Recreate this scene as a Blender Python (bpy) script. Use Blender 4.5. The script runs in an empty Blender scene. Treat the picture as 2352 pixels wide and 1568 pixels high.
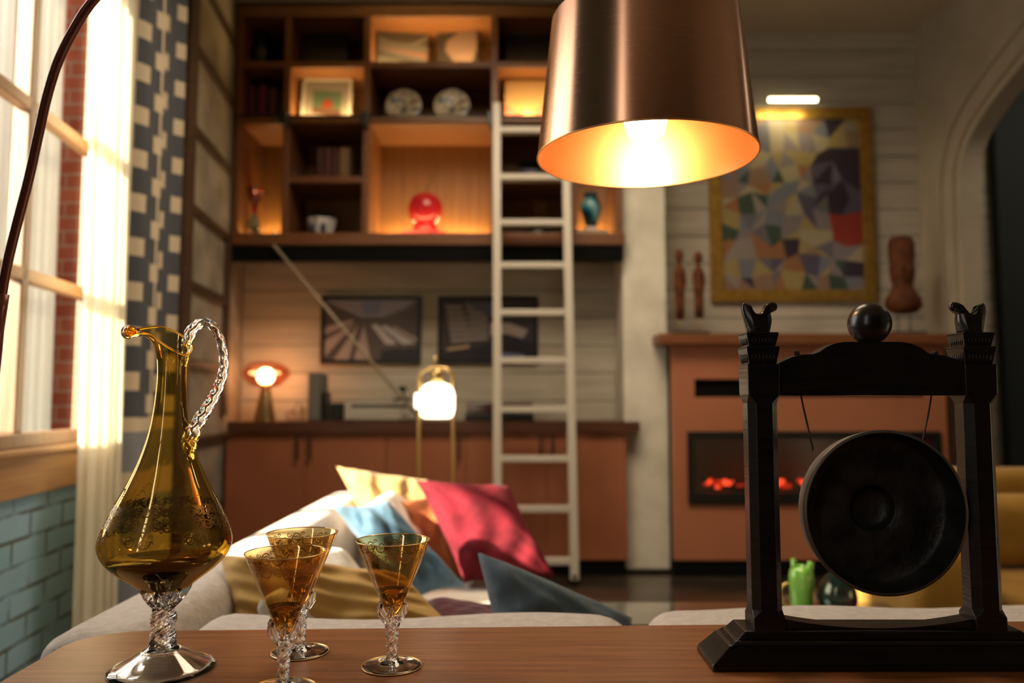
import bpy, bmesh, math, random
from mathutils import Vector, Matrix
PI = math.pi
S = bpy.context.scene
C = S.collection
random.seed(7)

# ------------------------------------------------------------------ camera
F = 1800.0; TH = math.radians(4.4); CAMZ = 1.04
ct, st = math.cos(TH), math.sin(TH)
cd = bpy.data.cameras.new('camera'); cam = bpy.data.objects.new('camera', cd); C.objects.link(cam)
cam.location = (0, 0, CAMZ); cam.rotation_euler = (PI/2 + TH, 0, 0)
cd.sensor_width = 36; cd.lens = F/2352*36
cd.clip_start = .05; cd.clip_end = 60
cd.dof.use_dof = True; cd.dof.focus_distance = .95; cd.dof.aperture_fstop = 3.0
S.camera = cam
S.view_settings.view_transform = 'Standard'; S.view_settings.look = 'None'
S.view_settings.gamma = 1; S.view_settings.exposure = 0.0
S.cycles.use_denoising = True
S.cycles.max_bounces = 14; S.cycles.transparent_max_bounces = 24
S.cycles.transmission_bounces = 12; S.cycles.sample_clamp_indirect = 6
S.cycles.caustics_reflective = False; S.cycles.caustics_refractive = False

# ------------------------------------------------------------------ world and large lights
w = bpy.data.worlds.new('world'); S.world = w; w.use_nodes = True
w.node_tree.nodes['Background'].inputs[0].default_value = (1.0, .84, .66, 1)
w.node_tree.nodes['Background'].inputs[1].default_value = .03

def light(name, kind, loc, energy, color, size=.1, size_y=None, target=None, **k):
    l = bpy.data.lights.new(name, kind); l.energy = energy; l.color = color
    if kind == 'AREA':
        l.size = size
        if size_y: l.shape = 'RECTANGLE'; l.size_y = size_y
    elif kind in ('POINT', 'SPOT'): l.shadow_soft_size = size
    for a, b in k.items(): setattr(l, a, b)
    o = bpy.data.objects.new(name, l); C.objects.link(o); o.location = loc
    if target is not None:
        o.rotation_euler = (Vector(target) - Vector(loc)).to_track_quat('-Z', 'Y').to_euler()
    return o
sun = light('sun', 'SUN', (-4, -2, 3), 32, (1, .87, .64), target=(-4+.82, -2+.50, 3-.42)); sun.data.angle = .03
light('ceiling_softbox', 'AREA', (.1, 3.1, 3.5), 58, (1, .80, .56), 1.6, 1.2, target=(.3, 3.7, 0), spread=2.5)
light('beyond_arch_fill', 'AREA', (3.9, 3.6, 3.5), 14, (1, .84, .62), .5, .5, target=(3.5, 5.2, 1.4))  # unseen fill added to brighten the boards beyond the arch
light('window_skylight', 'AREA', (-2.1, 1.9, 2.0), 75, (1, .95, .86), 1.6, 2.0, target=(0, 2.1, 1.4))
light('outside_fill', 'AREA', (-2.25, 2.2, 3.7), 60, (1, .93, .84), .7, .9, target=(-2.1, 3.6, 1.5))  # unseen fill added to light the shaded brick outside
light('rear_streak_light', 'AREA', (-1.62, -1.2, 2.2), 38, (1, .93, .82), 1.0, 2.6, target=(0, -.2, 2.0))  # unseen light added for the bright streak on the copper shade

# ------------------------------------------------------------------ helpers
def V(u, v, Y):
    a = (u-1176)/F; b = (784-v)/F
    d = Vector((a, ct-b*st, st+b*ct)); t = Y/d.y
    return Vector((0, 0, CAMZ)) + d*t
def PX(n, v, Y):                      # length of n pixels at that row and distance
    b = (784-v)/F
    return n/F*Y/(ct-b*st)
LW0, LWS = -1.215, -.114              # the left wall: x = LW0 + LWS*Y
def LW(Y, n=0.0): return LW0 + LWS*Y + n

class MB:
    def __init__(s): s.v = []; s.f = []; s.m = []; s.sm = []
    def add(s, vs, fs, m=0, smooth=False):
        o = len(s.v); s.v += [tuple(p) for p in vs]
        for f in fs: s.f.append(tuple(i+o for i in f)); s.m.append(m); s.sm.append(smooth)
        return s
    def box(s, x0, x1, y0, y1, z0, z1, m=0):
        vs = [(x, y, z) for z in (z0, z1) for y in (y0, y1) for x in (x0, x1)]
        return s.add(vs, [(0,2,3,1),(4,5,7,6),(0,1,5,4),(2,6,7,3),(0,4,6,2),(1,3,7,5)], m)
    def hexa(s, p, m=0):              # eight corners: bottom ring then top ring
        return s.add(p, [(3,2,1,0),(4,5,6,7),(0,1,5,4),(1,2,6,5),(2,3,7,6),(3,0,4,7)], m)
    def obox(s, c, ax, ay, az, m=0):  # centre and three half axes
        c, ax, ay, az = map(Vector, (c, ax, ay, az))
        r = lambda k: [c-ax-ay+k*az, c+ax-ay+k*az, c+ax+ay+k*az, c-ax+ay+k*az]
        return s.hexa(r(-1)+r(1), m)
    def prism(s, pts, d, m=0, smooth=False):        # polygon (3-D points) pushed along d
        n = len(pts); d = Vector(d); a = [Vector(p) for p in pts]; b = [p+d for p in a]
        s.add(a+b, [tuple(range(n))[::-1], tuple(range(n, 2*n))], m)
        return s.add(a+b, [(i, (i+1) % n, n+(i+1) % n, n+i) for i in range(n)], m, smooth)
    def lathe(s, prof, c=(0,0,0), n=48, m=0, fn=None, capb=False, capt=False, smooth=True, tilt=None):
        vs = []; c = Vector(c)
        for r, z in prof:
            for k in range(n):
                t = 2*PI*k/n; rr = r*(fn(z, t) if fn else 1)
                p = Vector((rr*math.cos(t), rr*math.sin(t), z))
                if tilt: p = tilt @ p
                vs.append(c+p)
        fs = [(i*n+k, i*n+(k+1) % n, (i+1)*n+(k+1) % n, (i+1)*n+k) for i in range(len(prof)-1) for k in range(n)]
        if capb: fs.append(tuple(range(n))[::-1])
        if capt: fs.append(tuple(range((len(prof)-1)*n, len(prof)*n)))
        return s.add(vs, fs, m, smooth)
    def tube(s, path, r, n=12, m=0, caps=True, closed=False, fn=None):
        P = [Vector(p) for p in path]; N = len(P)
        R = r if isinstance(r, (list, tuple)) else [r]*N
        up = None; vs = []; L = 0
        for i, p in enumerate(P):
            if closed: t = (P[(i+1) % N]-P[i-1])
            else: t = P[min(i+1, N-1)]-P[max(i-1, 0)]
            t.normalize()
            if up is None: up = t.orthogonal().normalized()
            up = (up - t*up.dot(t)).normalized(); sd = t.cross(up)
            if i: L += (p-P[i-1]).length
            for k in range(n):
                a = 2*PI*k/n; rr = R[i]*(fn(L, a) if fn else 1)
                vs.append(p + up*math.cos(a)*rr + sd*math.sin(a)*rr)
        M = N if closed else N-1
        fs = [(i*n+k, i*n+(k+1) % n, ((i+1) % N)*n+(k+1) % n, ((i+1) % N)*n+k) for i in range(M) for k in range(n)]
        if caps and not closed: fs += [tuple(range(n))[::-1], tuple(range((N-1)*n, N*n))]
        return s.add(vs, fs, m, True)
    def ball(s, c, r, n=24, m=0, sc=(1,1,1)):
        c = Vector(c); pr = [(math.sin(PI*i/(n//2))*r, -math.cos(PI*i/(n//2))*r) for i in range(n//2+1)]
        pr[0] = (r*1e-4, -r); pr[-1] = (r*1e-4, r)
        vs = []
        for rr, z in pr:
            for k in range(n):
                t = 2*PI*k/n; vs.append(c+Vector((rr*math.cos(t)*sc[0], rr*math.sin(t)*sc[1], z*sc[2])))
        h = len(pr)
        return s.add(vs, [(i*n+k, i*n+(k+1) % n, (i+1)*n+(k+1) % n, (i+1)*n+k) for i in range(h-1) for k in range(n)], m, True)
    def grid(s, fn, nu, nv, m=0, smooth=True, mf=None):
        vs = [fn(i/nu, j/nv) for j in range(nv+1) for i in range(nu+1)]
        o = len(s.v); s.v += [tuple(p) for p in vs]
        for j in range(nv):
            for i in range(nu):
                a = j*(nu+1)+i+o
                s.f.append((a, a+1, a+nu+2, a+nu+1)); s.m.append(mf(i, j) if mf else m); s.sm.append(smooth)
        return s

BASE = {}
def link(name, mb, mats, parent=None, bevel=0, subsurf=0, origin=None):
    me = bpy.data.meshes.new(name)
    if not isinstance(mats, (list, tuple)): mats = [mats]
    if parent is not None: org = BASE[parent.name]
    elif origin is not None: org = Vector(origin)
    else:
        xs, ys, zs = zip(*mb.v); org = Vector(((min(xs)+max(xs))/2, (min(ys)+max(ys))/2, min(zs)))
    me.from_pydata([tuple(Vector(p)-org) for p in mb.v], [], mb.f)
    for mt in mats: me.materials.append(mt)
    me.polygons.foreach_set('material_index', mb.m); me.polygons.foreach_set('use_smooth', mb.sm)
    uv = me.uv_layers.new(name='uv')
    for p in me.polygons:                       # box projection in metres
        n = p.normal; ax = max(range(3), key=lambda i: abs(n[i]))
        for li in p.loop_indices:
            q = mb.v[me.loops[li].vertex_index]
            uv.data[li].uv = ((q[1], q[2]), (q[0], q[2]), (q[0], q[1]))[ax]
    me.update()
    o = bpy.data.objects.new(name, me); C.objects.link(o)
    BASE[o.name] = org
    if parent is not None: o.parent = parent
    else: o.location = org
    if bevel:
        b = o.modifiers.new('b', 'BEVEL'); b.width = bevel; b.segments = 2; b.limit_method = 'ANGLE'; b.angle_limit = .6
    if subsurf:
        b = o.modifiers.new('s', 'SUBSURF'); b.levels = b.render_levels = subsurf
    return o
def tag(o, label, cat, group=None, kind=None):
    o['label'] = label; o['category'] = cat
    if group: o['group'] = group
    if kind: o['kind'] = kind
    return o
def thing(name, label, cat, loc, group=None):
    o = bpy.data.objects.new(name, None); C.objects.link(o); o.location = loc; o.empty_display_size = .05
    BASE[o.name] = Vector(loc)
    return tag(o, label, cat, group)
def struct(name, mb, mats, bevel=0, label=None, parent=None):
    o = link(name, mb, mats, parent, bevel)
    if parent is None: o['kind'] = 'structure'
    if label: o['label'] = label
    return o
def copy_tree(o, parent=None):
    c = o.copy(); C.objects.link(c); c.parent = parent
    for ch in list(o.children): copy_tree(ch, c)
    return c

# ------------------------------------------------------------------ materials
def mat(name, col, rough=.5, metal=0, **k):
    m = bpy.data.materials.new(name); m.use_nodes = True
    b = m.node_tree.nodes['Principled BSDF']
    b.inputs['Base Color'].default_value = (*col, 1); b.inputs['Roughness'].default_value = rough
    b.inputs['Metallic'].default_value = metal
    for a, v in k.items():
        a = a.replace('_', ' ')
        b.inputs[a].default_value = (*v, 1) if isinstance(v, tuple) else v
    return m
def N(m, t, **k):
    n = m.node_tree.nodes.new(t)
    for a, v in k.items(): setattr(n, a, v)
    return n
def L(m, a, b): m.node_tree.links.new(a, b)
def math_(m, op, a, b=None):
    n = N(m, 'ShaderNodeMath', operation=op)
    for i, x in enumerate((a, b)):
        if x is None: continue
        if isinstance(x, (int, float)): n.inputs[i].default_value = x
        else: L(m, x, n.inputs[i])
    return n.outputs[0]
def coord(m, scale=(1,1,1), rot=(0,0,0), src='UV'):
    tc = N(m, 'ShaderNodeTexCoord'); mp = N(m, 'ShaderNodeMapping')
    mp.inputs['Scale'].default_value = scale; mp.inputs['Rotation'].default_value = rot
    L(m, tc.outputs[src], mp.inputs[0]); return mp.outputs[0]
def ramp(m, fac, stops, interp='LINEAR'):
    r = N(m, 'ShaderNodeValToRGB'); e = r.color_ramp.elements; r.color_ramp.interpolation = interp
    while len(e) < len(stops): e.new(.5)
    for x, (p, c) in zip(e, stops): x.position = p; x.color = (*c, 1)
    L(m, fac, r.inputs[0]); return r.outputs[0]
def noisy(name, c1, c2, scale=8, rough=.6, stretch=(1,1,1), bump=0, bscale=None, src='UV', metal=0, detail=5, lo=.35, hi=.65, **k):
    m = mat(name, c1, rough, metal, **k); b = m.node_tree.nodes['Principled BSDF']
    n = N(m, 'ShaderNodeTexNoise'); n.inputs['Scale'].default_value = scale; n.inputs['Detail'].default_value = detail
    L(m, coord(m, stretch, src=src), n.inputs[0])
    L(m, ramp(m, n.outputs[0], [(lo, c1), (hi, c2)]), b.inputs['Base Color'])
    if bump:
        q = N(m, 'ShaderNodeTexNoise'); q.inputs['Scale'].default_value = bscale or scale*4; q.inputs['Detail'].default_value = 4
        L(m, coord(m, stretch, src=src), q.inputs[0])
        bp = N(m, 'ShaderNodeBump'); bp.inputs['Strength'].default_value = bump; bp.inputs['Distance'].default_value = .01
        L(m, q.outputs[0], bp.inputs['Height']); L(m, bp.outputs[0], b.inputs['Normal'])
    return m
def emit(name, col, strength):
    m = bpy.data.materials.new(name); m.use_nodes = True; nt = m.node_tree
    nt.nodes.remove(nt.nodes['Principled BSDF'])
    e = N(m, 'ShaderNodeEmission'); e.inputs[0].default_value = (*col, 1); e.inputs[1].default_value = strength
    L(m, e.outputs[0], nt.nodes['Material Output'].inputs[0]); return m
def glassm(name, col, ior=1.5, rough=0.0):
    return mat(name, col, rough, 0, Transmission_Weight=1.0, IOR=ior)
def thin_glass(name, tint, edge, gloss=.10, gcol=(1,1,1), rough=.03, ior=1.5, k=1.0):
    """a thin wall of coloured glass: light goes straight through, tinted more where the wall is seen edge on"""
    m = bpy.data.materials.new(name); m.use_nodes = True; nt = m.node_tree
    nt.nodes.remove(nt.nodes['Principled BSDF'])
    lw = N(m, 'ShaderNodeLayerWeight'); lw.inputs[0].default_value = .45
    mx = N(m, 'ShaderNodeMix', data_type='RGBA'); L(m, lw.outputs['Facing'], mx.inputs[0])
    mx.inputs[6].default_value = (*tint, 1); mx.inputs[7].default_value = (*edge, 1)
    tr = N(m, 'ShaderNodeBsdfTransparent'); L(m, mx.outputs[2], tr.inputs[0])
    gl = N(m, 'ShaderNodeBsdfGlossy'); gl.inputs['Roughness'].default_value = rough; gl.inputs[0].default_value = (*gcol, 1)
    lf = N(m, 'ShaderNodeLayerWeight'); lf.inputs[0].default_value = .5       # Schlick, the same from both sides
    r0 = ((ior-1)/(ior+1))**2
    sch = math_(m, 'ADD', math_(m, 'MULTIPLY', math_(m, 'POWER', lf.outputs['Facing'], 5.0), (1-r0)*k), r0*2*k+gloss)
    f2 = math_(m, 'MINIMUM', sch, .9)
    ms = N(m, 'ShaderNodeMixShader'); L(m, f2, ms.inputs[0]); L(m, tr.outputs[0], ms.inputs[1]); L(m, gl.outputs[0], ms.inputs[2])
    L(m, ms.outputs[0], nt.nodes['Material Output'].inputs[0]); return m
def wood(name, c1, c2, rough=.4, along='x', scale=1.0):
    st_ = {'x': (1.2, 22, 1), 'y': (22, 1.2, 1)}[along]
    m = noisy(name, c1, c2, 3.0*scale, rough, st_, .08, 14, detail=8, lo=.3, hi=.7)
    return m

M = {}
M['plaster'] = noisy('cream_plaster', (.36,.305,.225), (.42,.36,.27), 3, .8)
M['ceiling'] = mat('ceiling_paint', (.55,.47,.34), .85)
M['board'] = noisy('painted_board', (.42,.375,.30), (.54,.485,.395), 3, .65, (.6,5,1), .12, 10)
M['column'] = noisy('whitewashed_column', (.56,.52,.43), (.72,.68,.58), 4, .75, (1,1,1), .35, 9)
M['block'] = noisy('grey_limewashed_block', (.20,.17,.13), (.34,.30,.24), 4.5, .85, (1,1,1), .5, 14)
M['darkwood'] = noisy('dark_stained_wood', (.035,.018,.009), (.07,.035,.016), 9, .6, (1,6,1))
M['walnut'] = wood('orange_walnut', (.115,.040,.012), (.17,.062,.019), .42)
M['walnut_v'] = wood('orange_walnut_back', (.19,.080,.019), (.25,.108,.028), .5, 'y', .5)
M['slab'] = wood('dark_walnut_slab', (.06,.020,.009), (.11,.038,.015), .4)
M['mantelwood'] = wood('mantel_wood', (.15,.05,.017), (.22,.08,.027), .42)
M['table'] = wood('walnut_tabletop', (.15,.047,.014), (.31,.115,.036), .33, 'x', 1.6)
M['terracotta'] = noisy('terracotta_paint', (.29,.095,.042), (.33,.110,.050), 3, .5)
M['terracotta_fp'] = noisy('copper_terracotta_panel', (.40,.145,.072), (.43,.160,.080), 3, .4)
M['black'] = mat('black_satin', (.008,.008,.008), .4)
M['blackmat'] = mat('matte_black', (.004,.004,.004), .9, Specular_IOR_Level=.1)
M['floor'] = noisy('dark_polished_floor', (.020,.014,.010), (.060,.044,.031), 2.2, .16, (.6,2.2,1), .05, 6)
M['white_paint'] = mat('white_gloss_paint', (.50,.455,.385), .4)
M['brass'] = mat('brushed_brass', (.62,.44,.19), .3, 1)
M['gold_frame'] = noisy('gilded_wood', (.36,.20,.035), (.50,.30,.06), 20, .38, metal=.7)
M['oak'] = wood('pale_oak', (.30,.155,.065), (.42,.23,.10), .45)
M['oak_v'] = wood('weathered_oak', (.18,.095,.05), (.27,.155,.085), .5, 'y')
M['sofa'] = noisy('greige_wool', (.40,.34,.30), (.50,.43,.38), 60, .95, (1,1,1), .35, 120, Sheen_Weight=.3)
M['sofa_pale'] = noisy('pale_linen', (.62,.56,.50), (.70,.64,.57), 60, .95, (1,1,1), .3, 120, Sheen_Weight=.2)
def velvet(n, c, k=.72, s=9):
    return noisy(n, tuple(x*k for x in c), c, s, .85, (1,1,1), .3, 26, src='Object', Sheen_Weight=.15)
M['gold_vel'] = velvet('mustard_fabric', (.52,.30,.075), .85, 4)
M['gold_pale'] = velvet('honey_fabric', (.44,.28,.10), .85, 4)
M['red_vel'] = velvet('crimson_velvet', (.165,.008,.018), .5, 12); M['red_vel'].node_tree.nodes['Principled BSDF'].inputs['Sheen Weight'].default_value = .03; M['red_vel'].node_tree.nodes['Principled BSDF'].inputs['Specular IOR Level'].default_value = .2
M['maroon'] = velvet('maroon_velvet', (.09,.008,.018), .7)
M['blue_vel'] = velvet('steel_blue_velvet', (.10,.21,.33), .5, 16)
M['denim'] = velvet('slate_blue_fabric', (.050,.078,.105), .55, 22)
M['rust'] = velvet('rust_fabric', (.45,.12,.03), .8)
M['chair'] = velvet('mustard_velvet', (.33,.165,.006), .7, 5)
M['ebony'] = noisy('black_lacquered_wood', (.006,.0055,.005), (.014,.010,.008), 14, .27, (1,8,1), .05, 30, src='UV', Specular_IOR_Level=.4)
M['bronze'] = noisy('dark_bronze', (.012,.012,.012), (.045,.043,.042), 26, .48, metal=.55, bump=.2, bscale=90, src='Object', lo=.4, hi=.75)
M['bronze_rim'] = noisy('grey_bronze_rim', (.09,.08,.07), (.16,.14,.12), 18, .5, metal=.6, src='Object')
M['cord'] = mat('brown_cord', (.06,.035,.025), .9)
M['pole'] = mat('oxblood_metal', (.20,.062,.045), .32, .3)
M['carved'] = noisy('carved_red_wood', (.055,.016,.006), (.13,.040,.013), 12, .7, (1,1,1), .5, 20, src='Object', Specular_IOR_Level=.2)
M['glass_clear'] = glassm('clear_glass', (1,1,1), 1.5)
M['glass_amber'] = glassm('amber_glass', (.95,.55,.10), 1.5)
M['amber_thin'] = thin_glass('amber_luster_glass', (.90,.72,.36), (.50,.26,.04), .13, (1,.82,.48))
M['jug_thin'] = thin_glass('deep_amber_luster_glass', (.93,.77,.30), (.48,.29,.05), .13, (1,.82,.38), k=.45)
M['liquor'] = mat('dark_liquor', (.02,.004,.001), .05, 0, Specular_IOR_Level=.2)
M['gilt'] = mat('gilt', (.80,.56,.24), .32, .9)
M['gilt_dark'] = mat('brown_gilt', (.20,.115,.03), .35, .8)
M['pane'] = thin_glass('window_pane', (.97,.98,.98), (.85,.88,.88), .0, ior=1.3, k=.18)
# copper, brushed round the shade
m = mat('brushed_copper', (.60,.335,.215), .30, 1, Anisotropic=.8, Anisotropic_Rotation=.25); M['copper'] = m
b = m.node_tree.nodes['Principled BSDF']
n = N(m, 'ShaderNodeTexNoise'); n.inputs['Scale'].default_value = 40; n.inputs['Detail'].default_value = 3
L(m, coord(m, (.25,.25,14), src='Object'), n.inputs[0])
mr = N(m, 'ShaderNodeMapRange'); L(m, n.outputs[0], mr.inputs[0]); mr.inputs[3].default_value = .24; mr.inputs[4].default_value = .29
L(m, mr.outputs[0], b.inputs['Roughness'])
tg = N(m, 'ShaderNodeTangent', direction_type='RADIAL', axis='Z'); L(m, tg.outputs[0], b.inputs['Tangent'])
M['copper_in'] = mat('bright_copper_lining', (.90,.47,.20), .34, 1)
# whole brick walls
def bricks(name, c1, c2, mortar, bw, bh, ms, rough=.8, patchy=False, bump=.5):
    m = mat(name, c1, rough); b = m.node_tree.nodes['Principled BSDF']
    br = N(m, 'ShaderNodeTexBrick'); co = coord(m); L(m, co, br.inputs[0])
    br.inputs['Color1'].default_value = (*c1, 1); br.inputs['Color2'].default_value = (*c2, 1)
    br.inputs['Mortar'].default_value = (*mortar, 1); br.inputs['Scale'].default_value = 1
    br.inputs['Mortar Size'].default_value = ms; br.inputs['Mortar Smooth'].default_value = .4
    br.inputs['Brick Width'].default_value = bw; br.inputs['Row Height'].default_value = bh
    out = br.outputs[0]
    n1 = N(m, 'ShaderNodeTexNoise'); n1.inputs['Scale'].default_value = 7; n1.inputs['Detail'].default_value = 5; L(m, co, n1.inputs[0])
    if patchy:
        mx = N(m, 'ShaderNodeMix', data_type='RGBA')
        L(m, ramp(m, n1.outputs[0], [(.38, (1,1,1)), (.54, (0,0,0))]), mx.inputs[0])
        L(m, out, mx.inputs[6]); mx.inputs[7].default_value = (*c1, 1); out = mx.outputs[2]
    L(m, out, b.inputs['Base Color'])
    bp = N(m, 'ShaderNodeBump'); bp.inputs['Strength'].default_value = bump; bp.inputs['Distance'].default_value = .01
    h = math_(m, 'ADD', math_(m, 'MULTIPLY', br.outputs['Fac'], -1.0), math_(m, 'MULTIPLY', n1.outputs[0], .6))
    L(m, h, bp.inputs['Height']); L(m, bp.outputs[0], b.inputs['Normal'])
    return m
M['bluebrick'] = bricks('blue_painted_brick', (.20,.345,.45), (.22,.37,.48), (.07,.085,.07), .215, .078, .007, patchy=True)
M['redbrick'] = bricks('red_brick', (.34,.075,.04), (.46,.13,.07), (.42,.30,.24), .20, .068, .006)
# translucent cloths
def cloth(name, col, trans=.5, rough=.9):
    m = mat(name, col, rough); nt = m.node_tree; b = nt.nodes['Principled BSDF']
    t = N(m, 'ShaderNodeBsdfTranslucent'); t.inputs[0].default_value = (*col, 1)
    ms = N(m, 'ShaderNodeMixShader'); ms.inputs[0].default_value = trans
    L(m, b.outputs[0], ms.inputs[1]); L(m, t.outputs[0], ms.inputs[2]); L(m, ms.outputs[0], nt.nodes['Material Output'].inputs[0])
    return m
M['sheer'] = cloth('white_sheer', (.92,.88,.76), .65)
M['drape_reflect'] = cloth('white_reflection_drape', (.85,.80,.72), .3)
# curtain with interlocking square pattern; the cloth's own u runs along its width, v is height
m = mat('geometric_curtain', (.6,.5,.38), .9); M['pattern'] = m
at = N(m, 'ShaderNodeUVMap', uv_map='cloth'); sp = N(m, 'ShaderNodeSeparateXYZ'); L(m, at.outputs[0], sp.inputs[0])
u_, v_ = sp.outputs[0], sp.outputs[1]
cu = math_(m, 'DIVIDE', u_, .088); ci = math_(m, 'FLOOR', cu); fu = math_(m, 'ABSOLUTE', math_(m, 'SUBTRACT', math_(m, 'FRACT', cu), .5))
odd = math_(m, 'MODULO', ci, 2.0)
cv = math_(m, 'ADD', math_(m, 'DIVIDE', v_, .172), math_(m, 'MULTIPLY', odd, .5))
fv = math_(m, 'ABSOLUTE', math_(m, 'SUBTRACT', math_(m, 'FRACT', cv), .5))
lt = lambda a, b: math_(m, 'LESS_THAN', a, b)
dark = lt(fu, .60)
cream = math_(m, 'MAXIMUM', math_(m, 'MULTIPLY', lt(fu, .37), lt(fv, .205)), lt(fu, .055))
d2 = math_(m, 'MULTIPLY', dark, math_(m, 'SUBTRACT', 1.0, cream))
low = lt(v_, .98)
d2 = math_(m, 'MULTIPLY', d2, math_(m, 'SUBTRACT', 1.0, low))
band = math_(m, 'MULTIPLY', low, math_(m, 'GREATER_THAN', math_(m, 'SINE', math_(m, 'MULTIPLY', v_, 24.0)), -.25))
mx = N(m, 'ShaderNodeMix', data_type='RGBA'); L(m, d2, mx.inputs[0])
mx.inputs[6].default_value = (.54,.45,.33,1); mx.inputs[7].default_value = (.060,.066,.080,1)
m2 = N(m, 'ShaderNodeMix', data_type='RGBA'); L(m, band, m2.inputs[0]); L(m, mx.outputs[2], m2.inputs[6]); m2.inputs[7].default_value = (.20,.21,.24,1)
L(m, m2.outputs[2], m.node_tree.nodes['Principled BSDF'].inputs['Base Color'])

# ================================================================== SETTING
WB = 5.28; CEIL = 3.60; XR = 2.80
struct('floor', MB().box(-4.2, 5.2, -2.2, 6.4, -.05, 0), M['floor'])
struct('ceiling', MB().box(-1.9, 5.2, -2.2, 6.4, CEIL, CEIL+.08), M['ceiling'])
# back wall of painted boards with open seams
mb = MB().box(-2.1, 3.3, WB+.012, WB+.10, 0, CEIL, 1)
z = 1.795 - .187*9 - .05; k = 0
zz = 1.795 - .187*10
while zz < CEIL:
    mb.box(-2.1, XR+.06, WB, WB+.012, max(0, zz+.003), min(CEIL, zz+.184), 0); zz += .187
struct('wall_back', mb, [M['board'], M['darkwood']], .002)
# left wall: window bay then rough blocks between dark battens
def lwbox(mb, y0, y1, n0, n1, z0, z1, m=0):
    return mb.hexa([(LW(y0,n0),y0,z0),(LW(y0,n1),y0,z0),(LW(y1,n1),y1,z0),(LW(y1,n0),y1,z0),
                    (LW(y0,n0),y0,z1),(LW(y0,n1),y0,z1),(LW(y1,n1),y1,z1),(LW(y1,n0),y1,z1)], m)
WY0, WY1, WZ0, WZ1 = 1.22, 2.84, .90, 2.60
mb = MB(); lwbox(mb, -2.2, 2.90, -.035, 0, 0, WZ0-.04, 0)
lwbox(mb, -.60, WY0, -.035, 0, WZ0-.04, CEIL, 0); lwbox(mb, -2.2, -1.75, -.035, 0, WZ0-.04, CEIL, 0); lwbox(mb, -1.75, -.60, -.035, 0, 3.45, CEIL, 0); lwbox(mb, WY0, WY1+.09, -.035, 0, WZ1, CEIL, 0)
lwbox(mb, WY1+.0, 3.86, -.035, -.001, 0 , CEIL, 1)
struct('wall_left', mb, [M['bluebrick'], M['plaster']])
mb = MB(); lwbox(mb, 3.86, 5.28, -.14, 0, 0, CEIL, 0)
o = struct('wall_left', mb, M['block'])
mb = MB(); lwbox(mb, 3.80, 3.93, 0, .045, 0, CEIL); struct('trim_1', mb, M['darkwood'], .004)
mb = MB()
for v in (88, 230, 388, 543, 692, 845, 1003, 1160):
    zc = V(523, v, 4.72).z; lwbox(mb, 3.93, 4.78, 0, .022, zc-.022, zc+.022)
struct('trim_2', mb, M['darkwood'], .003)
mb = MB(); mb.box(-1.775, -1.735, 4.72, 4.80, .96, 2.06); struct('trim_3', mb, M['darkwood'], .003)
# window
wf = MB(); 
lwbox(wf, WY0-.02, WY1+.06, -.02, .02, WZ0-.145, WZ0-.02)      # apron
lwbox(wf, WY0-.03, WY1+.06, -.05, .045, WZ0-.02, WZ0+.0)       # sill board
wo = struct('window_1', wf, M['oak'], .004)
mb = MB(); lwbox(mb, WY1-.035, WY1+.03, -.035, .012, WZ0, WZ1); lwbox(mb, WY0-.03, WY0+.05, -.035, .012, WZ0, WZ1)
lwbox(mb, WY0, WY1, -.035, .012, WZ0, WZ0+.045); lwbox(mb, WY0, WY1, -.035, .012, WZ1-.05, WZ1+.03)
link('window_frame', mb, M['oak_v'], wo, .004)
ms_ = [2.38 - .40*i for i in range(3)]; hs_ = [1.43 + .53*i for i in range(2)]
for y in ms_:
    mb = MB(); lwbox(mb, y-.026, y+.020, -.055, -.002, WZ0+.045, WZ1-.05); link('mullion', mb, M['oak_v'], wo, .005)
for zc in hs_:
    mb = MB(); lwbox(mb, WY0+.05, WY1-.03, -.045, -.002, zc-.021, zc+.021); link('glazing_bar', mb, M['oak'], wo, .005)
ys = [WY1-.05] + ms_ + [WY0+.05]
mb = MB(); lwbox(mb, WY0+.05, WY1-.05, -.022, -.019, WZ0+.045, WZ1-.05)
link('window_pane', mb, M['pane'], wo)
mb = MB(); lwbox(mb, -1.75, -1.70, -.12, .02, WZ0, 3.45); lwbox(mb, -.65, -.60, -.12, .02, WZ0, 3.45); lwbox(mb, -1.75, -.60, -.12, .03, WZ0-.04, WZ0+.02)
lwbox(mb, -1.75, -.60, -.12, .02, 3.45-.05, 3.45); lwbox(mb, -1.20, -1.15, -.09, 0, WZ0, 3.45); lwbox(mb, -1.70, -.65, -.08, -.01, 1.94, 1.98)
struct('added_window', mb, M['oak'], .003)  # unseen window behind the camera, added to reflect in the copper shade
struct('wall_rear', MB().box(-1.3, 5.2, -2.3, -2.2, 0, CEIL), M['darkwood'])
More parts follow.
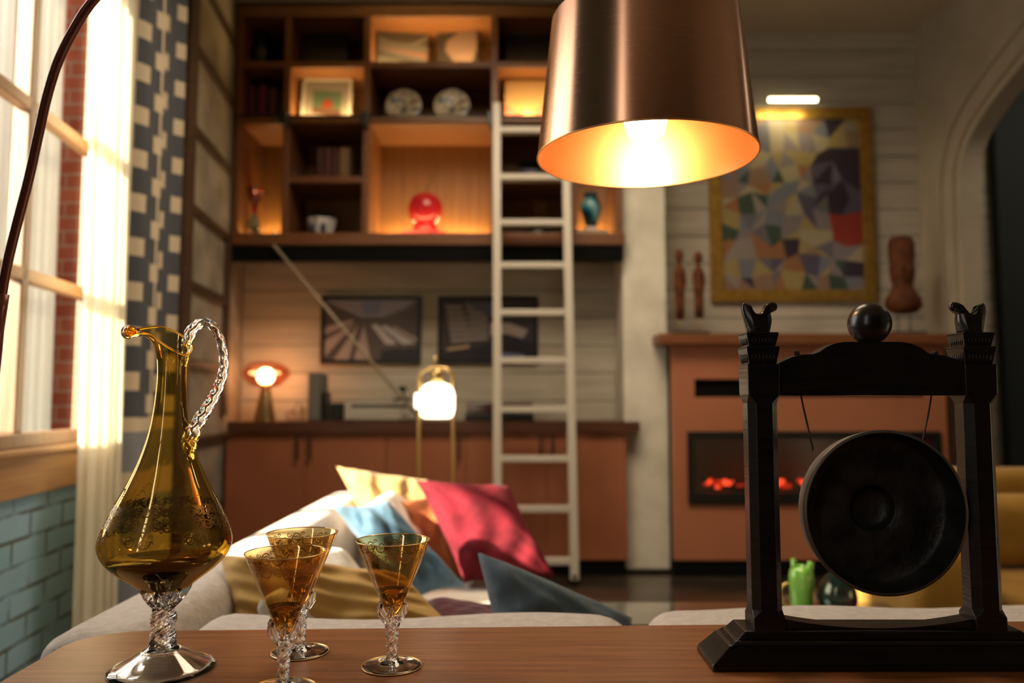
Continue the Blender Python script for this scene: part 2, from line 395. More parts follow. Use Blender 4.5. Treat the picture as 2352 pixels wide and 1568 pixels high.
# right wall with the arch
XA = lambda Y: XR + .03*(WB-Y)
arch = [(4.80,0),(4.80,2.30),(4.785,2.47),(4.73,2.60),(4.62,2.70),(4.44,2.795),(4.22,2.88),(3.95,2.97),(3.6,3.05),(3.25,3.08),
        (2.9,3.05),(2.55,2.97),(2.28,2.88),(2.06,2.795),(1.88,2.70),(1.77,2.60),(1.715,2.47),(1.70,2.30),(1.70,0)]
def smooth_path(p, it=2):
    for _ in range(it):
        q = [p[0]]
        for a, b in zip(p, p[1:]):
            q += [(.75*a[0]+.25*b[0], .75*a[1]+.25*b[1]), (.25*a[0]+.75*b[0], .25*a[1]+.75*b[1])]
        q.append(p[-1]); p = q
    return p
arch = smooth_path(arch)
mb = MB()
def strip(mb, inner, outer, x0, x1, m=0):      # band between two (Y,z) paths, thickness in x
    n = len(inner)
    for i in range(n-1):
        a, b, c, d = inner[i], inner[i+1], outer[i+1], outer[i]
        if outer[i][1] == CEIL and abs(a[0]-b[0]) < 1e-3: continue
        mb.hexa([(XA(a[0])+x0,a[0],a[1]),(XA(b[0])+x0,b[0],b[1]),(XA(c[0])+x0,c[0],c[1]),(XA(d[0])+x0,d[0],d[1]),
                 (XA(a[0])+x1,a[0],a[1]),(XA(b[0])+x1,b[0],b[1]),(XA(c[0])+x1,c[0],c[1]),(XA(d[0])+x1,d[0],d[1])], m)
top = [(a[0], CEIL) for a in arch]
strip(mb, arch[1:-1], top[1:-1], 0, .10)
for y0, y1 in ((4.80, WB+.02), (-2.2, 1.70)):
    mb.hexa([(XA(y0),y0,0),(XA(y0)+.10,y0,0),(XA(y1)+.10,y1,0),(XA(y1),y1,0),(XA(y0),y0,CEIL),(XA(y0)+.10,y0,CEIL),(XA(y1)+.10,y1,CEIL),(XA(y1),y1,CEIL)])
struct('wall_right', mb, M['plaster'])
def offset(p, d):
    q = []
    for i in range(len(p)):
        a = p[max(i-1,0)]; b = p[min(i+1,len(p)-1)]
        t = Vector((b[0]-a[0], b[1]-a[1])).normalized(); nn = Vector((t[1], -t[0]))
        q.append((p[i][0]+nn[0]*d, p[i][1]+nn[1]*d))
    return q
mb = MB()
for d0, d1, th in ((0, .055, .022), (.055, .085, .040), (.085, .185, .026), (.185, .215, .046)):
    strip(mb, offset(arch, d0), offset(arch, d1), -th, 0)
struct('trim_4', mb, M['plaster'])
# room beyond the arch
mb = MB(); mb.box(2.92, 3.28, 5.30, 5.4, 0, CEIL, 1)
zz = 0.05
while zz < CEIL:
    mb.box(2.92, 3.28, 5.285, 5.30, zz+.003, min(CEIL, zz+.184), 0); zz += .187
struct('wall_far', mb, [M['board'], M['darkwood']])
mb = MB().box(3.28, 5.2, 5.2, 5.3, 0, CEIL); mb.box(5.1, 5.2, -2.2, 5.3, 0, CEIL)
M['dark_teal'] = mat('dark_teal_wall', (.02,.028,.028), .8)
struct('wall_far', mb, M['dark_teal'])
# painted brick column between the shelves and the fireplace
xl, xr = V(1433, 900, 4.88).x, V(1535, 900, 4.88).x
mb = MB().box(xl, xr, 4.88, WB, .015, CEIL)
tag(link('painted_column', mb, M['column'], None, .012), 'whitewashed square brick column between the orange cupboards and the fireplace', 'column')
bpy.data.objects['painted_column']['kind'] = 'structure'
struct('baseboard_back', MB().box(xl-.01, xr+.02, 4.87, WB, 0, .015), M['blackmat'])
# brick facade seen through the window; out-of-view return added to block the sun
struct('wall_outside_sunblock', MB().box(-2.75, -1.80, 3.62, 3.74, 0, 4.2).box(-2.75, -2.65, 2.35, 3.62, 0, 4.2), M['redbrick'])

# ================================================================== CURTAINS
def curtain(y0, y1, n, z0, z1, fold, amp, width, matl, name, label, cat, push=0.0, seed=0, group=None):
    rr = random.Random(seed); mb = MB(); NU, NV = 160, 26; uvs = []
    ph = rr.uniform(0, 6)
    def pt(a, c):
        Y = y0+(y1-y0)*a; z = z0+(z1-z0)*c
        w_ = amp*(math.sin(a*fold*2*PI+ph) + .35*math.sin(a*fold*4.7*PI+ph*2+c*1.5))
        w_ *= .75+.25*(1-c)
        yy = Y + .25*amp*math.sin(a*fold*4*PI+c*2)
        return (LW(yy, n+w_) + push*(1-c)**2, yy, z)
    mb.grid(pt, NU, NV)
    o = link(name, mb, matl)
    sl = o.modifiers.new('t', 'SOLIDIFY'); sl.thickness = .0015
    me = o.data; l2 = me.uv_layers.new(name='cloth')
    for p in me.polygons:
        for li in p.loop_indices:
            vi = me.loops[li].vertex_index; i = vi % (NU+1); j = vi//(NU+1)
            l2.data[li].uv = (width*i/NU, z0+(z1-z0)*j/NV)
    tag(o, label, cat, group); return o
curtain(2.54, 2.87, .10, .02, 3.3, 4, .016, .8, M['sheer'], 'sheer_curtain', 'sunlit white sheer curtain hanging at the inner edge of the window', 'curtain', .02, 3)
curtain(2.88, 3.36, .12, .02, 3.3, 1.6, .036, .30, M['pattern'], 'patterned_curtain', 'cream curtain with blue-grey interlocking squares beside the sheer', 'curtain', 0, 5)
for i, (xa, xb) in enumerate(((-2.155, -2.035), (-2.42, -2.26))):  # drapes standing in for the sheer curtain reflected in the panes
    mb = MB()
    def pt(a, c, xa=xa, xb=xb):
        w_ = 1.0+.35*(1-c); xm = (xa+xb)/2
        return (xm+(xb-xa)*(a-.5)*w_ + .0*c, 3.44+.022*math.sin(a*22+c), .3+3.2*c)
    mb.grid(pt, 60, 12); o = link('reflection_drape', mb, M['drape_reflect']); s_ = o.modifiers.new('t', 'SOLIDIFY'); s_.thickness = .002
    tag(o, ('white drape imitating the sheer curtain reflection, in front of the red brick beside the curtain', 'white drape imitating the sheer curtain reflection at the left edge of the photo')[i], 'drape', 'white drapes imitating the sheer curtain reflection')

# ================================================================== BUILT-IN BOOKCASE
YF = 4.82; BK = WB-.005
def bx(u, v=300): return V(u, v, YF).x
def bz(v, u=1000): return V(u, v, YF).z
ZT, ZS1, ZS2, ZM, ZB = bz(12), bz(140), bz(266), bz(404), bz(536)
T = .042
bc = thing('bookcase', 'tall orange walnut wall bookcase with lit and dark compartments above the cupboards', 'bookcase', (bx(980), YF, bz(563)))
xL, xA, xB, xC, xD, xR_ = bx(538), bx(649), bx(833), bx(1128), bx(1308), bx(1428)
xL += .0
def bpart(name, *b_, m='walnut', bev=.003): return link(name, MB().box(*b_), M[m], bc, bev)
bpart('top_panel', xL, xR_, YF, BK, ZT-.075, ZT)
bpart('bottom_shelf', xL-.015, xR_+.01, YF-.02, BK, bz(563), ZB)
bpart('back_panel', xL, xR_, BK-.02, BK, ZB, ZT-.07, m='walnut_v')
bpart('side_panel', xL, xL+.04, YF, BK-.02, ZB, ZT-.075)
bpart('side_panel', xR_-.035, xR_, YF, BK-.02, ZB, ZT-.075)
for x in (xA, xB, xC, xD): bpart('divider', x, x+.042, YF+.006, BK-.02, ZB, ZT-.075)
xs = [xL+.04, xA+.042, xB+.042, xC+.042, xD+.042]; xe = [xA, xB, xC, xD, xR_-.035]
for i in range(5):
    bpart('shelf', xs[i], xe[i], YF+.004, BK-.02, ZS1-.042, ZS1)
    bpart('shelf', xs[i], xe[i], YF+.004, BK-.02, ZS2-.05, ZS2)
for i in (1, 3): bpart('shelf', xs[i], xe[i], YF+.004, BK-.02, ZM-.04, ZM)
mbb = MB().box(xL, xR_, YF-.005, YF+.02, bz(600), bz(565)); link('valance', mbb, M['blackmat'], bc)
# black ladder rail with brackets
rail = thing('ladder_rail', 'thin black metal ladder rail fixed along the bookcase below its second shelf', 'rail', (0, YF-.05, bz(272)))
link('rail_bar', MB().tube([(xL+.02, YF-.045, bz(273)), (xR_-.02, YF-.045, bz(273))], .009), M['black'], rail)
for x in (xA+.02, xB+.02, xC-.0, xD+.02): link('bracket', MB().box(x-.022, x+.022, YF-.055, YF+.003, bz(292), bz(262)), M['black'], rail, .004)
# LED strips in the lit compartments: (x0, x1, z, aim up/down)
M['led'] = emit('led_strip', (1,.70,.28), 5)
lit = [(2, ZS1, 'c'), (1, ZS2, 'c'), (3, ZS2, 'c'), (0, ZB, 'b'), (2, ZB, 'b'), (4, ZB, 'b')]
for ci_, z0, kk in lit:
    x0, x1 = xs[ci_], xe[ci_]; wd = x1-x0
    for yy, e, up in (((YF+.07, 4.0, .12),) if kk == 'c' else ((YF+.40, 8.0, -.02),) if ci_ == 4 else ((YF+.05, .9, .16), (YF+.40, 8.0, -.02))):
        link('led_strip', MB().box(x0+.01, x1-.01, yy-.004, yy+.004, z0, z0+.004), M['led'], bc)
        light('led_light', 'AREA', ((x0+x1)/2, yy, z0+.012), e*wd/.5, (1,.68,.26), wd*.92, .02, target=((x0+x1)/2, yy+up, z0+.5))

# ================================================================== PRINTS
def framed(name, label, cat, corners, prints, fw, fd, fmat, pback=.0, group=None, inset=0):
    """corners: TL, TR, BR, BL world points; prints: function(u,v)->faces list of (poly in unit square, material)"""
    TL, TR, BR, BL = map(Vector, corners); c = (BL+BR)/2
    ux = (TR-TL).normalized(); uy = (TL-BL).normalized(); nn = ux.cross(uy)*-1   # points away from viewer
    t = thing(name, label, cat, c, group)
    W = (TR-TL).length; H = (TL-BL).length
    P = lambda a, b, d=0: BL + ux*(a*W) + uy*(b*H) + nn*d
    if fw:
        fr = MB(); f1, f2 = fw/W, fw/H
        for (a0, b0), (a1, b1), (a2, b2), (a3, b3) in (((0,0),(1,0),(1-f1,f2),(f1,f2)), ((1,0),(1,1),(1-f1,1-f2),(1-f1,f2)), ((1,1),(0,1),(f1,1-f2),(1-f1,1-f2)), ((0,1),(0,0),(f1,f2),(f1,1-f2))):
            fr.prism([P(a0,b0), P(a1,b1), P(a2,b2), P(a3,b3)], nn*fd)
        link('frame', fr, fmat, t, min(.004, fw*.2))
    mats = []; idx = {}
    pb = MB(); f1, f2 = (fw/W, fw/H) if fw else (0, 0)
    d0 = fd*.35 if fw else 0
    if not fw: link('board', MB().prism([P(0,0,.0012),P(1,0,.0012),P(1,1,.0012),P(0,1,.0012)], nn*fd), fmat, t)
    for k, (poly, col) in enumerate(prints):
        if col not in idx:
            idx[col] = len(mats); mats.append(pmat(col))
        pts = [P(f1+(1-2*f1)*a, f2+(1-2*f2)*b, d0 - k*.00012 if len(prints) < 30 else d0) for a, b in poly]
        pb.add(pts, [tuple(range(len(pts)))], idx[col])
    link('print', pb, mats, t)
    return t
PM = {}
PD = [1.0]
def pmat(col):
    col = tuple(c_*PD[0] for c_ in col)
    if col not in PM: PM[col] = mat('print_ink', col, .35)
    return PM[col]
def quadY(u0, v0, u1, v1, Y, skew=0):
    a = V(u0, v0, Y); b = V(u1, v0, Y); c = V(u1, v1, Y); d = V(u0, v1, Y)
    return [Vector((a.x,Y,a.z)), Vector((b.x,Y,a.z)), Vector((b.x,Y,d.z)), Vector((a.x,Y,d.z))]
FULL = [(0,0),(1,0),(1,1),(0,1)]
# two photographs on the board wall
sky = (.19,.18,.24); gr = (.06,.045,.045); lt1 = (.26,.20,.19); lt2 = (.33,.31,.33)
p1 = [(FULL, gr), ([(0,1),(1,1),(.86,.86),(.62,.72),(.38,.72),(.12,.9)], sky), ([(.38,.98),(.62,.98),(.58,.76),(.42,.76)], (.12,.14,.25)),
      ([(0,.55),(.30,.68),(.30,.62),(0,.42)], lt1), ([(0,.05),(0,.32),(.33,.62)], lt1), ([(.10,0),(.26,0),(.36,.60)], lt1), ([(.32,0),(.50,0),(.42,.58)], lt1),
      ([(.50,.58),(.56,.6),(.78,.26),(.66,.26)], lt2), ([(.60,.56),(.66,.58),(.98,.28),(.84,.26)], lt2), ([(.72,.54),(.76,.56),(1,.36),(1,.30)], lt1),
      ([(.62,.16),(1,.20),(1,0),(.60,0)], (.008,.009,.014))]
PD[0] = 1.5
fr1 = framed('framed_photograph', 'black-framed photo of converging rows under a pale sky, left of the ladder', 'picture', quadY(738,680,968,835,WB-.028), p1, PX(9,750,5.25), .026, M['black'], group='framed photographs on the board wall')
p2 = [(FULL, (.03,.025,.03))]
for i in range(9):
    a = .02+i*.085
    p2.append(([(.04+.01*i, .92-.095*i), (.50-.0*i, .80-.085*i+.10), (.50, .745-.085*i+.10), (.04+.01*i, .86-.095*i)], (.22,.19,.19)) if i < 7 else ([(.06,.2),(.3,.25),(.3,.2),(.06,.15)], (.30,.22,.13)))
    if i < 7: p2.append(([(.22+.02*i, .90-.1*i), (.28+.02*i, .88-.1*i), (.26+.02*i, .82-.1*i), (.20+.02*i, .84-.1*i)], (.02,.018,.02)))
p2 += [([(.20,.97),(.56,.97),(.56,.70),(.34,.88)], (.07,.08,.11)), ([(.52,.62),(.74,.62),(.94,.50),(.88,.36),(.70,.44),(.52,.40)], (.26,.22,.21)),
       ([(0,0),(1,0),(1,.28),(.72,.42),(.40,.20),(0,.12)], (.012,.012,.018)), ([(.60,.02),(.92,.02),(.88,.10),(.62,.12)], (.10,.12,.20))]
framed('framed_photograph', 'black-framed photo of a slanting lit facade, partly behind the white ladder', 'picture', quadY(1006,680,1235,835,WB-.028), p2, PX(9,750,5.25), .026, M['black'], group='framed photographs on the board wall')
PD[0] = 1.0
# large abstract canvas in a gold frame (a generic faceted composition)
rr = random.Random(11)
pal0 = [(.30,.25,.22), (.10,.085,.14), (.15,.14,.17), (.36,.27,.10), (.32,.14,.055), (.05,.085,.06), (.18,.19,.23), (.28,.17,.11), (.40,.33,.20), (.045,.03,.05), (.24,.20,.21)]
pal = [tuple(.74*c_+.08*sum(p_)/3 for c_ in p_) for p_ in pal0]
GX, GY = 9, 11; pts_ = {}
for j in range(GY+1):
    for i in range(GX+1):
        pts_[i, j] = (min(1, max(0, (i + (rr.uniform(-.3,.3) if 0 < i < GX else 0))/GX)), min(1, max(0, (j + (rr.uniform(-.3,.3) if 0 < j < GY else 0))/GY)))
p3 = []
for j in range(GY):
    for i in range(GX):
        q = [pts_[i,j], pts_[i+1,j], pts_[i+1,j+1], pts_[i,j+1]]
        cx, cy = (i+.5)/GX, (j+.5)/GY
        def pick():
            if cx > .62 and .45 < cy < .85: return rr.choice([pal[1], pal[9], pal[2], pal[9]])
            if cx > .8 and .3 < cy < .42: return (.25,.03,.02)
            if .35 < cx < .6 and cy > .3: return rr.choice([pal[8], pal[3], pal[10], pal[5], pal[6]])
            return rr.choice(pal)
        if rr.random() < .55:
            p3 += [([q[0],q[1],q[2]], pick()), ([q[0],q[2],q[3]], pick())] if rr.random() < .5 else [([q[0],q[1],q[3]], pick()), ([q[1],q[2],q[3]], pick())]
        else: p3.append((q, pick()))
cq = quadY(1626, 246, 2000, 692, WB-.04)
framed('abstract_painting', 'large abstract canvas of coloured facets in a gilded frame over the mantel', 'painting', cq, p3, PX(27,450,5.24), .036, M['gold_frame'])
# picture light above it
pl = thing('picture_light', 'slim glowing picture light on a short arm above the gilded painting', 'lamp', V(1822, 232, 5.1))
a, b_ = V(1766, 229, 5.10), V(1876, 229, 5.10)
M['tube_glow'] = emit('warm_tube', (1,.86,.55), 9)
link('lamp_tube', MB().tube([a, b_], .014), M['tube_glow'], pl)
link('hood', MB().box(a.x-.005, b_.x+.005, 5.085, 5.125, a.z+.012, a.z+.022), M['brass'], pl, .003)
link('arm', MB().tube([V(1822,232,5.10)+Vector((0,0,.0)), V(1822,240,5.16), V(1822,250,5.26)], .006), M['brass'], pl)
light('picture_lamp', 'AREA', (V(1822,240,5.1).x, 5.10, a.z-.02), 1.3, (1,.80,.45), .3, .03, target=(V(1822,240,5.1).x, 5.22, a.z-.3))

# ---- prints leaning in the bookcase
def lean(name, label, cat, u0, v0, u1, v1, z_s, Yb, prints, fw, fmat, leanb=.05, turn=0, group=None):
    A = V(u0, (v0+v1)/2, Yb).x; B = V(u1, (v0+v1)/2, Yb).x; H = V(u0, v0, Yb+leanb).z - z_s
    dy = turn*(B-A)
    c = [Vector((A,Yb+leanb,z_s+H)), Vector((B,Yb+leanb+dy,z_s+H)), Vector((B,Yb+dy,z_s+.001)), Vector((A,Yb,z_s+.001))]
    return framed(name, label, cat, c, prints, fw, .014, fmat, group=group)
YL = YF+.20
PD[0] = .32
lean('leaning_canvas', 'dark bluish canvas leaning in the top compartment second from the left', 'picture', 682, 42, 796, 137, ZS1, YL, [(FULL, (.045,.038,.055)), ([(0,1),(.3,1),(.15,.6)], (.03,.035,.09)), ([(.5,0),(1,0),(1,.35)], (.03,.03,.08)), ([(.2,.3),(.4,.5),(.3,.1)], (.09,.06,.03))], 0, M['black'], .04)
lean('leaning_canvas', 'pale streaked landscape canvas with a pink band leaning in the lit top compartment', 'picture', 866, 48, 980, 137, ZS1, YF+.16, [(FULL, (.30,.25,.21)), ([(0,.62),(1,.56),(1,1),(0,1)], (.16,.11,.075)), ([(0,.5),(1,.40),(1,.28),(.3,.42)], (.52,.25,.20)), ([(0,.42),(1,.2),(1,.12),(0,.34)], (.16,.13,.11)), ([(0,0),(1,0),(1,.12),(0,.24)], (.42,.36,.29)), ([(0,.72),(.4,.52),(.36,.5),(0,.66)], (.36,.28,.24)), ([(1,.76),(.62,.54),(.7,.52),(1,.68)], (.40,.32,.27))], 0, M['black'], .05, .12)
lean('leaning_canvas', 'dark canvas with a large pale pink wedge leaning in the lit top compartment', 'picture', 1004, 50, 1098, 137, ZS1, YF+.19, [(FULL, (.09,.065,.05)), ([(.92,1),(.22,.60),(.20,.42),(.62,0),(.80,0),(.98,.5)], (.52,.31,.23)), ([(0,.75),(.3,.92),(.3,.86),(0,.7)], (.2,.12,.08))], 0, M['black'], .05, -.15)
lean('leaning_canvas', 'grey and dark canvas with a pale upper band, in the top compartment behind the ladder', 'picture', 1163, 46, 1290, 138, ZS1, YF+.2, [(FULL, (.07,.06,.05)), ([(0,.72),(1,.72),(1,1),(0,1)], (.26,.22,.19)), ([(.15,0),(.4,.45),(.8,.3),(1,.4),(1,0)], (.12,.09,.09)), ([(.3,0),(.42,.2),(.6,.05)], (.15,.03,.04))], 0, M['black'], .04)
lean('framed_print', 'white-framed print of a red sun on green in a lit compartment', 'picture', 690, 178, 806, 263, ZS2, YF+.12, [(FULL, (.60,.50,.42)), ([(.18,.18),(.84,.12),(.84,.72),(.18,.76)], (.20,.28,.17)), ([(.18,.18),(.84,.06),(.84,.24),(.18,.32)], (.20,.09,.06))] + [([(.52+.13*math.cos(PI*i/12), .30+.24*math.sin(PI*i/12)) for i in range(13)], (.55,.08,.04))], PX(8,220,4.9), mat('white_frame', (.42,.36,.30), .5), .05)
PD[0] = .8
lean('leaning_canvas', 'glowing sunset canvas of yellow and pink in the lit compartment behind the ladder', 'picture', 1160, 184, 1272, 268, ZS2, YF+.12, [(FULL, (.62,.36,.14)), ([(0,.42),(.35,.22),(.7,.35),(1,.62),(1,0),(0,0)], (.60,.17,.10)), ([(.3,0),(.42,.3),(.55,.22),(.9,.06),(1,0)], (.78,.55,.28)), ([(0,0),(.3,0),(0,.2)], (.45,.20,.30))], 0, M['black'], .04)

PD[0] = 1.0
# ---- objects in the compartments
YO = YF+.2
def shelf_thing(name, label, cat, u, z, Y=YO, group=None):
    p = V(u, 300, Y); return thing(name, label, cat, (p.x, Y, z), group)
def part(name, mb, m, parent, bevel=0): return link(name, mb, m, parent, bevel)
# dark vase top left
p = V(602, 90, YO); mb = MB().lathe([(.001,0),(.05,0),(.065,.04),(.075,.12),(.055,.20),(.03,.245),(.038,.27),(.033,.27),(.026,.24),(.001,.2)], (p.x, YO, ZS1), 32)
tag(link('dark_vase', mb, mat('black_teal_glaze', (.006,.014,.013), .35)), 'dark vase in the unlit top left compartment', 'vase')
# books
def book(x0, w_, h, d, z, Y, col, label, tilt=0, group=None):
    t = thing('book', label, 'book', (x0+w_/2, Y, z), group)
    cv = mat('book_cloth', col, .7)
    R_ = Matrix.Rotation(tilt, 4, 'Y'); mbs = [MB(), MB()]
    mbs[0].box(x0, x0+.004, Y, Y+d, z, z+h).box(x0+w_-.004, x0+w_, Y, Y+d, z, z+h).box(x0, x0+w_, Y, Y+.004, z, z+h)
    mbs[1].box(x0+.004, x0+w_-.004, Y+.004, Y+d-.004, z+.003, z+h-.004)
    piv = Vector((x0 + (w_ if tilt > 0 else 0), Y, z))
    for k in mbs: k.v = [tuple(R_ @ (Vector(q)-piv) + piv) for q in k.v]
    link('cover', mbs[0], cv, t, .001); link('pages', mbs[1], M_pages, t)
M_pages = mat('paper_pages', (.4,.34,.25), .9)
cols = [(.10,.012,.012), (.04,.008,.008), (.15,.010,.022), (.035,.010,.010), (.09,.022,.012), (.03,.008,.008), (.05,.012,.01)]
adj = ['wine red hardback at the left end of the far left row of books',
       'black-brown hardback, second from the left in the far left row of books', 'brightest crimson hardback in the far left row of books',
       'narrow near-black hardback just right of the crimson book', 'brown-red shorter hardback in the right half of the far left row',
       'dark hardback second from the right end of the far left row', 'dark maroon hardback at the right end of the far left row of books']
x = xs[0]+.012
for c_, a_, w_, h in zip(cols, adj, (.038,.030,.034,.026,.040,.030,.032), (.235,.22,.24,.215,.215,.20,.21)):
    book(x, w_, h, .17, ZS2+.001, YF+.09, c_, a_, 0, 'dark red books in the far left compartment'); x += w_+.003
x0 = bx(700)
for i, (c_, w_, h, tl, a_) in enumerate((((.09,.035,.02),.03,.21,.30,'brown book tilted against the upright ones in the dark compartment'),
        ((.05,.012,.01),.045,.21,0,'dark red upright book right beside the tilted brown one'), ((.07,.016,.012),.05,.21,0,'dark red thick book in the centre of the short brown row'),
        ((.06,.014,.01),.04,.205,0,'dark red slim book left of the tan one'), ((.15,.085,.035),.065,.21,0,'wide tan-brown book at the right end of the short row'))):
    book(bx(678)+.055+[0,.062,.110,.163,.206][i]-(.085 if i == 0 else 0), w_, h, .17, ZM+.001, YF+.09, c_, a_, -tl if i == 0 else 0, 'brown books in the dark middle compartment')
# two round painted plates on stands
for u, lab, sd in ((927, 'round painted plate with a dark floral pattern and red centre, left of the pair', 1), (1038, 'round painted plate with brown floral patches, right of the pair', 2)):
    p = V(u, 224, YF+.16); t = thing('painted_plate', lab, 'plate', (p.x, YF+.16, ZS2), 'painted plates on the second shelf')
    rad = PX(42, 224, YF+.16); tl = Matrix.Rotation(PI/2-.12, 3, 'X')
    cc = Vector((p.x, YF+.18, ZS2+rad+.006))
    pm = mat('painted_porcelain', (.4,.35,.26), .3); vo = N(pm, 'ShaderNodeTexVoronoi'); vo.inputs['Scale'].default_value = 19+sd*3
    L(pm, coord(pm, src='Object'), vo.inputs[0]); nz_ = N(pm, 'ShaderNodeTexNoise'); nz_.inputs['Scale'].default_value = 16; L(pm, coord(pm, src='Object'), nz_.inputs[0])
    L(pm, ramp(pm, nz_.outputs[0], [(.40, (.03,.035,.05)), (.46, (.50,.44,.32)), (.57, (.52,.46,.34)), (.61, (.22,.04,.02) if sd == 1 else (.25,.10,.03)), (.70, (.05,.04,.05))]), pm.node_tree.nodes['Principled BSDF'].inputs['Base Color'])
    mb = MB().lathe([(.001,.0),(rad*.55,.0),(rad*.62,.006),(rad*.97,.018),(rad,.021),(rad*.97,.025),(rad*.6,.013),(.001,.007)], cc, 40, tilt=tl)
    part('dish', mb, pm, t)
    stm = MB()
    for s_ in (-1, 1): stm.tube([cc+Vector((s_*.03,-.03,-rad+.02)), cc+Vector((s_*.03,-.028,-rad-.004)), cc+Vector((s_*.03,.05,-rad-.004)), cc+Vector((s_*.02,.05,.02))], .003, 8)
    part('wire_stand', stm, M['brass'], t)
    if sd: part('glint_strip', MB().box(cc.x+.028, cc.x+.044, cc.y-.035, cc.y-.032, ZS2+.004, ZS2+.045), mat('glint_metal', (.7,.66,.6), .3, 1), t)  # small metal strip standing in for a bright glint below the plate
# red trumpet vase of coloured glass
t = shelf_thing('glass_vase', 'tall glass vase with a flared red mouth and clear bubbled foot, far left lit compartment', 'vase', 585, ZB)
c0 = Vector((V(585, 480, YO).x, YO, ZB)); s_ = PX(1, 480, YO)
part('mouth', MB().lathe([(8*s_,60*s_),(7*s_,75*s_),(10*s_,90*s_),(19*s_,110*s_),(26*s_,116*s_),(25*s_,113*s_),(17*s_,106*s_),(8*s_,88*s_),(5*s_,75*s_),(.001,62*s_)], c0, 36, fn=lambda z, a: 1+.10*math.sin(3*a)*(z/.3)), thin_glass('red_glass', (.75,.10,.03), (.3,.02,.01), .05), t)
part('stem', MB().lathe([(.001,0),(20*s_,0),(19*s_,3*s_),(8*s_,10*s_),(6*s_,20*s_),(13*s_,32*s_),(11*s_,44*s_),(7*s_,60*s_),(.001,62*s_)], c0, 32), mat('smoky_glass', (.10,.12,.09), .05, 0, Transmission_Weight=.6), t)
for du in (-11, 10): part('glass_bead', MB().ball(c0+Vector((du*s_, -.02, 9*s_ + (12*s_ if du > 0 else 0))), 8*s_, 16), M['glass_clear'], t)
tag(link('glass_bead', MB().ball((V(633,525,YF+.06).x, YF+.06, ZB+.014), .014, 16), M['glass_clear']), 'small clear glass ball on the shelf edge right of the red glass vase', 'ball')
# white pot with blue ovals and a dark plant
def leafy(mb, c, r, h, n, rr, w_=.02, m=0):
    for _ in range(n):
        a = rr.uniform(0, 2*PI); l_ = rr.uniform(.5, 1); b0 = Vector(c)+Vector((math.cos(a)*r*.1, math.sin(a)*r*.1, 0))
        tip = Vector(c)+Vector((math.cos(a)*r*l_, math.sin(a)*r*l_, h*(1.15-l_*.6))); mid = (b0+tip)/2+Vector((0,0,h*.35))
        sd = Vector((-math.sin(a), math.cos(a), 0))*w_
        mb.add([b0-sd*.2, b0+sd*.2, mid+sd, mid-sd, tip], [(0,1,2,3), (3,2,4)], m, True)
    return mb
rr = random.Random(4)
t = shelf_thing('potted_plant', 'white pot with two blue ovals holding a dark low plant, below the tilted books', 'plant', 738, ZB)
c0 = Vector((V(738, 500, YO).x, YO, ZB)); s_ = PX(1, 500, YO)
pw = mat('white_glaze', (.55,.53,.52), .3)
pot = part('pot', MB().lathe([(.001,0),(25*s_,0),(28*s_,20*s_),(33*s_,44*s_),(34*s_,46*s_),(31*s_,46*s_),(26*s_,30*s_),(.001,28*s_)], c0, 36, fn=lambda z, a: 1+.05*math.cos(8*a)), pw, t)
for du in (-12, 12):
    mb = MB(); base = c0+Vector((du*s_, -math.sqrt(max(0,(29*s_)**2-(du*s_)**2))-.004, 23*s_))
    mb.lathe([(.001,-.003),(7*s_,-.002),(7*s_,.003),(.001,.004)], base, 20, tilt=Matrix.Diagonal((1,1,1.5)) @ Matrix.Rotation(PI/2, 3, 'X')); link('oval', mb, mat('navy_glaze', (.03,.05,.09), .3), pot)
part('foliage', leafy(MB(), c0+Vector((0,0,40*s_)), 42*s_, 26*s_, 60, rr, .018), mat('dark_leaf', (.008,.025,.006), .6), t)
# red ball lamp on a stack of red books, its cord rising behind
t = shelf_thing('ball_lamp', 'glossy red ball ornament with a cord rising behind it, on the wide lit shelf', 'ornament', 977, ZB)
Yb = YF+.17; c0 = Vector((V(977, 480, Yb).x, Yb, ZB)); s_ = PX(1, 480, Yb)
redg = mat('red_enamel', (.42,.012,.02), .22)
part('ball', MB().ball(c0+Vector((0,0,68*s_)), 40*s_, 36), redg, t)
part('foot', MB().lathe([(.001,0),(30*s_,0),(28*s_,14*s_),(14*s_,30*s_),(.001,34*s_)], c0+Vector((0,.01,16*s_)), 32), redg, t)
part('cord', MB().tube([c0+Vector((0,.04,110*s_)), c0+Vector((-4*s_,.15,135*s_)), c0+Vector((6*s_,.25,160*s_)), c0+Vector((2*s_,.28,195*s_))], .0035, 8), M['cord'], t)
for lab, x0_, x1_, z0_, z1_, cc_ in (('pinkish red box lying flat under the red ball, left side', -55, 8, 0, 16, (.50,.09,.09)), ('glossy red box lying flat under the red ball, right side', 10, 50, 0, 20, (.42,.03,.04))):
    tag(link('red_box', MB().box(c0.x+x0_*s_, c0.x+x1_*s_, Yb-.06, Yb+.08, ZB+z0_*s_+.001, ZB+(16 if x0_ < 0 else 15.8)*s_), mat('red_card', cc_, .35), None, .004), lab, 'box', 'red boxes under the red ball')
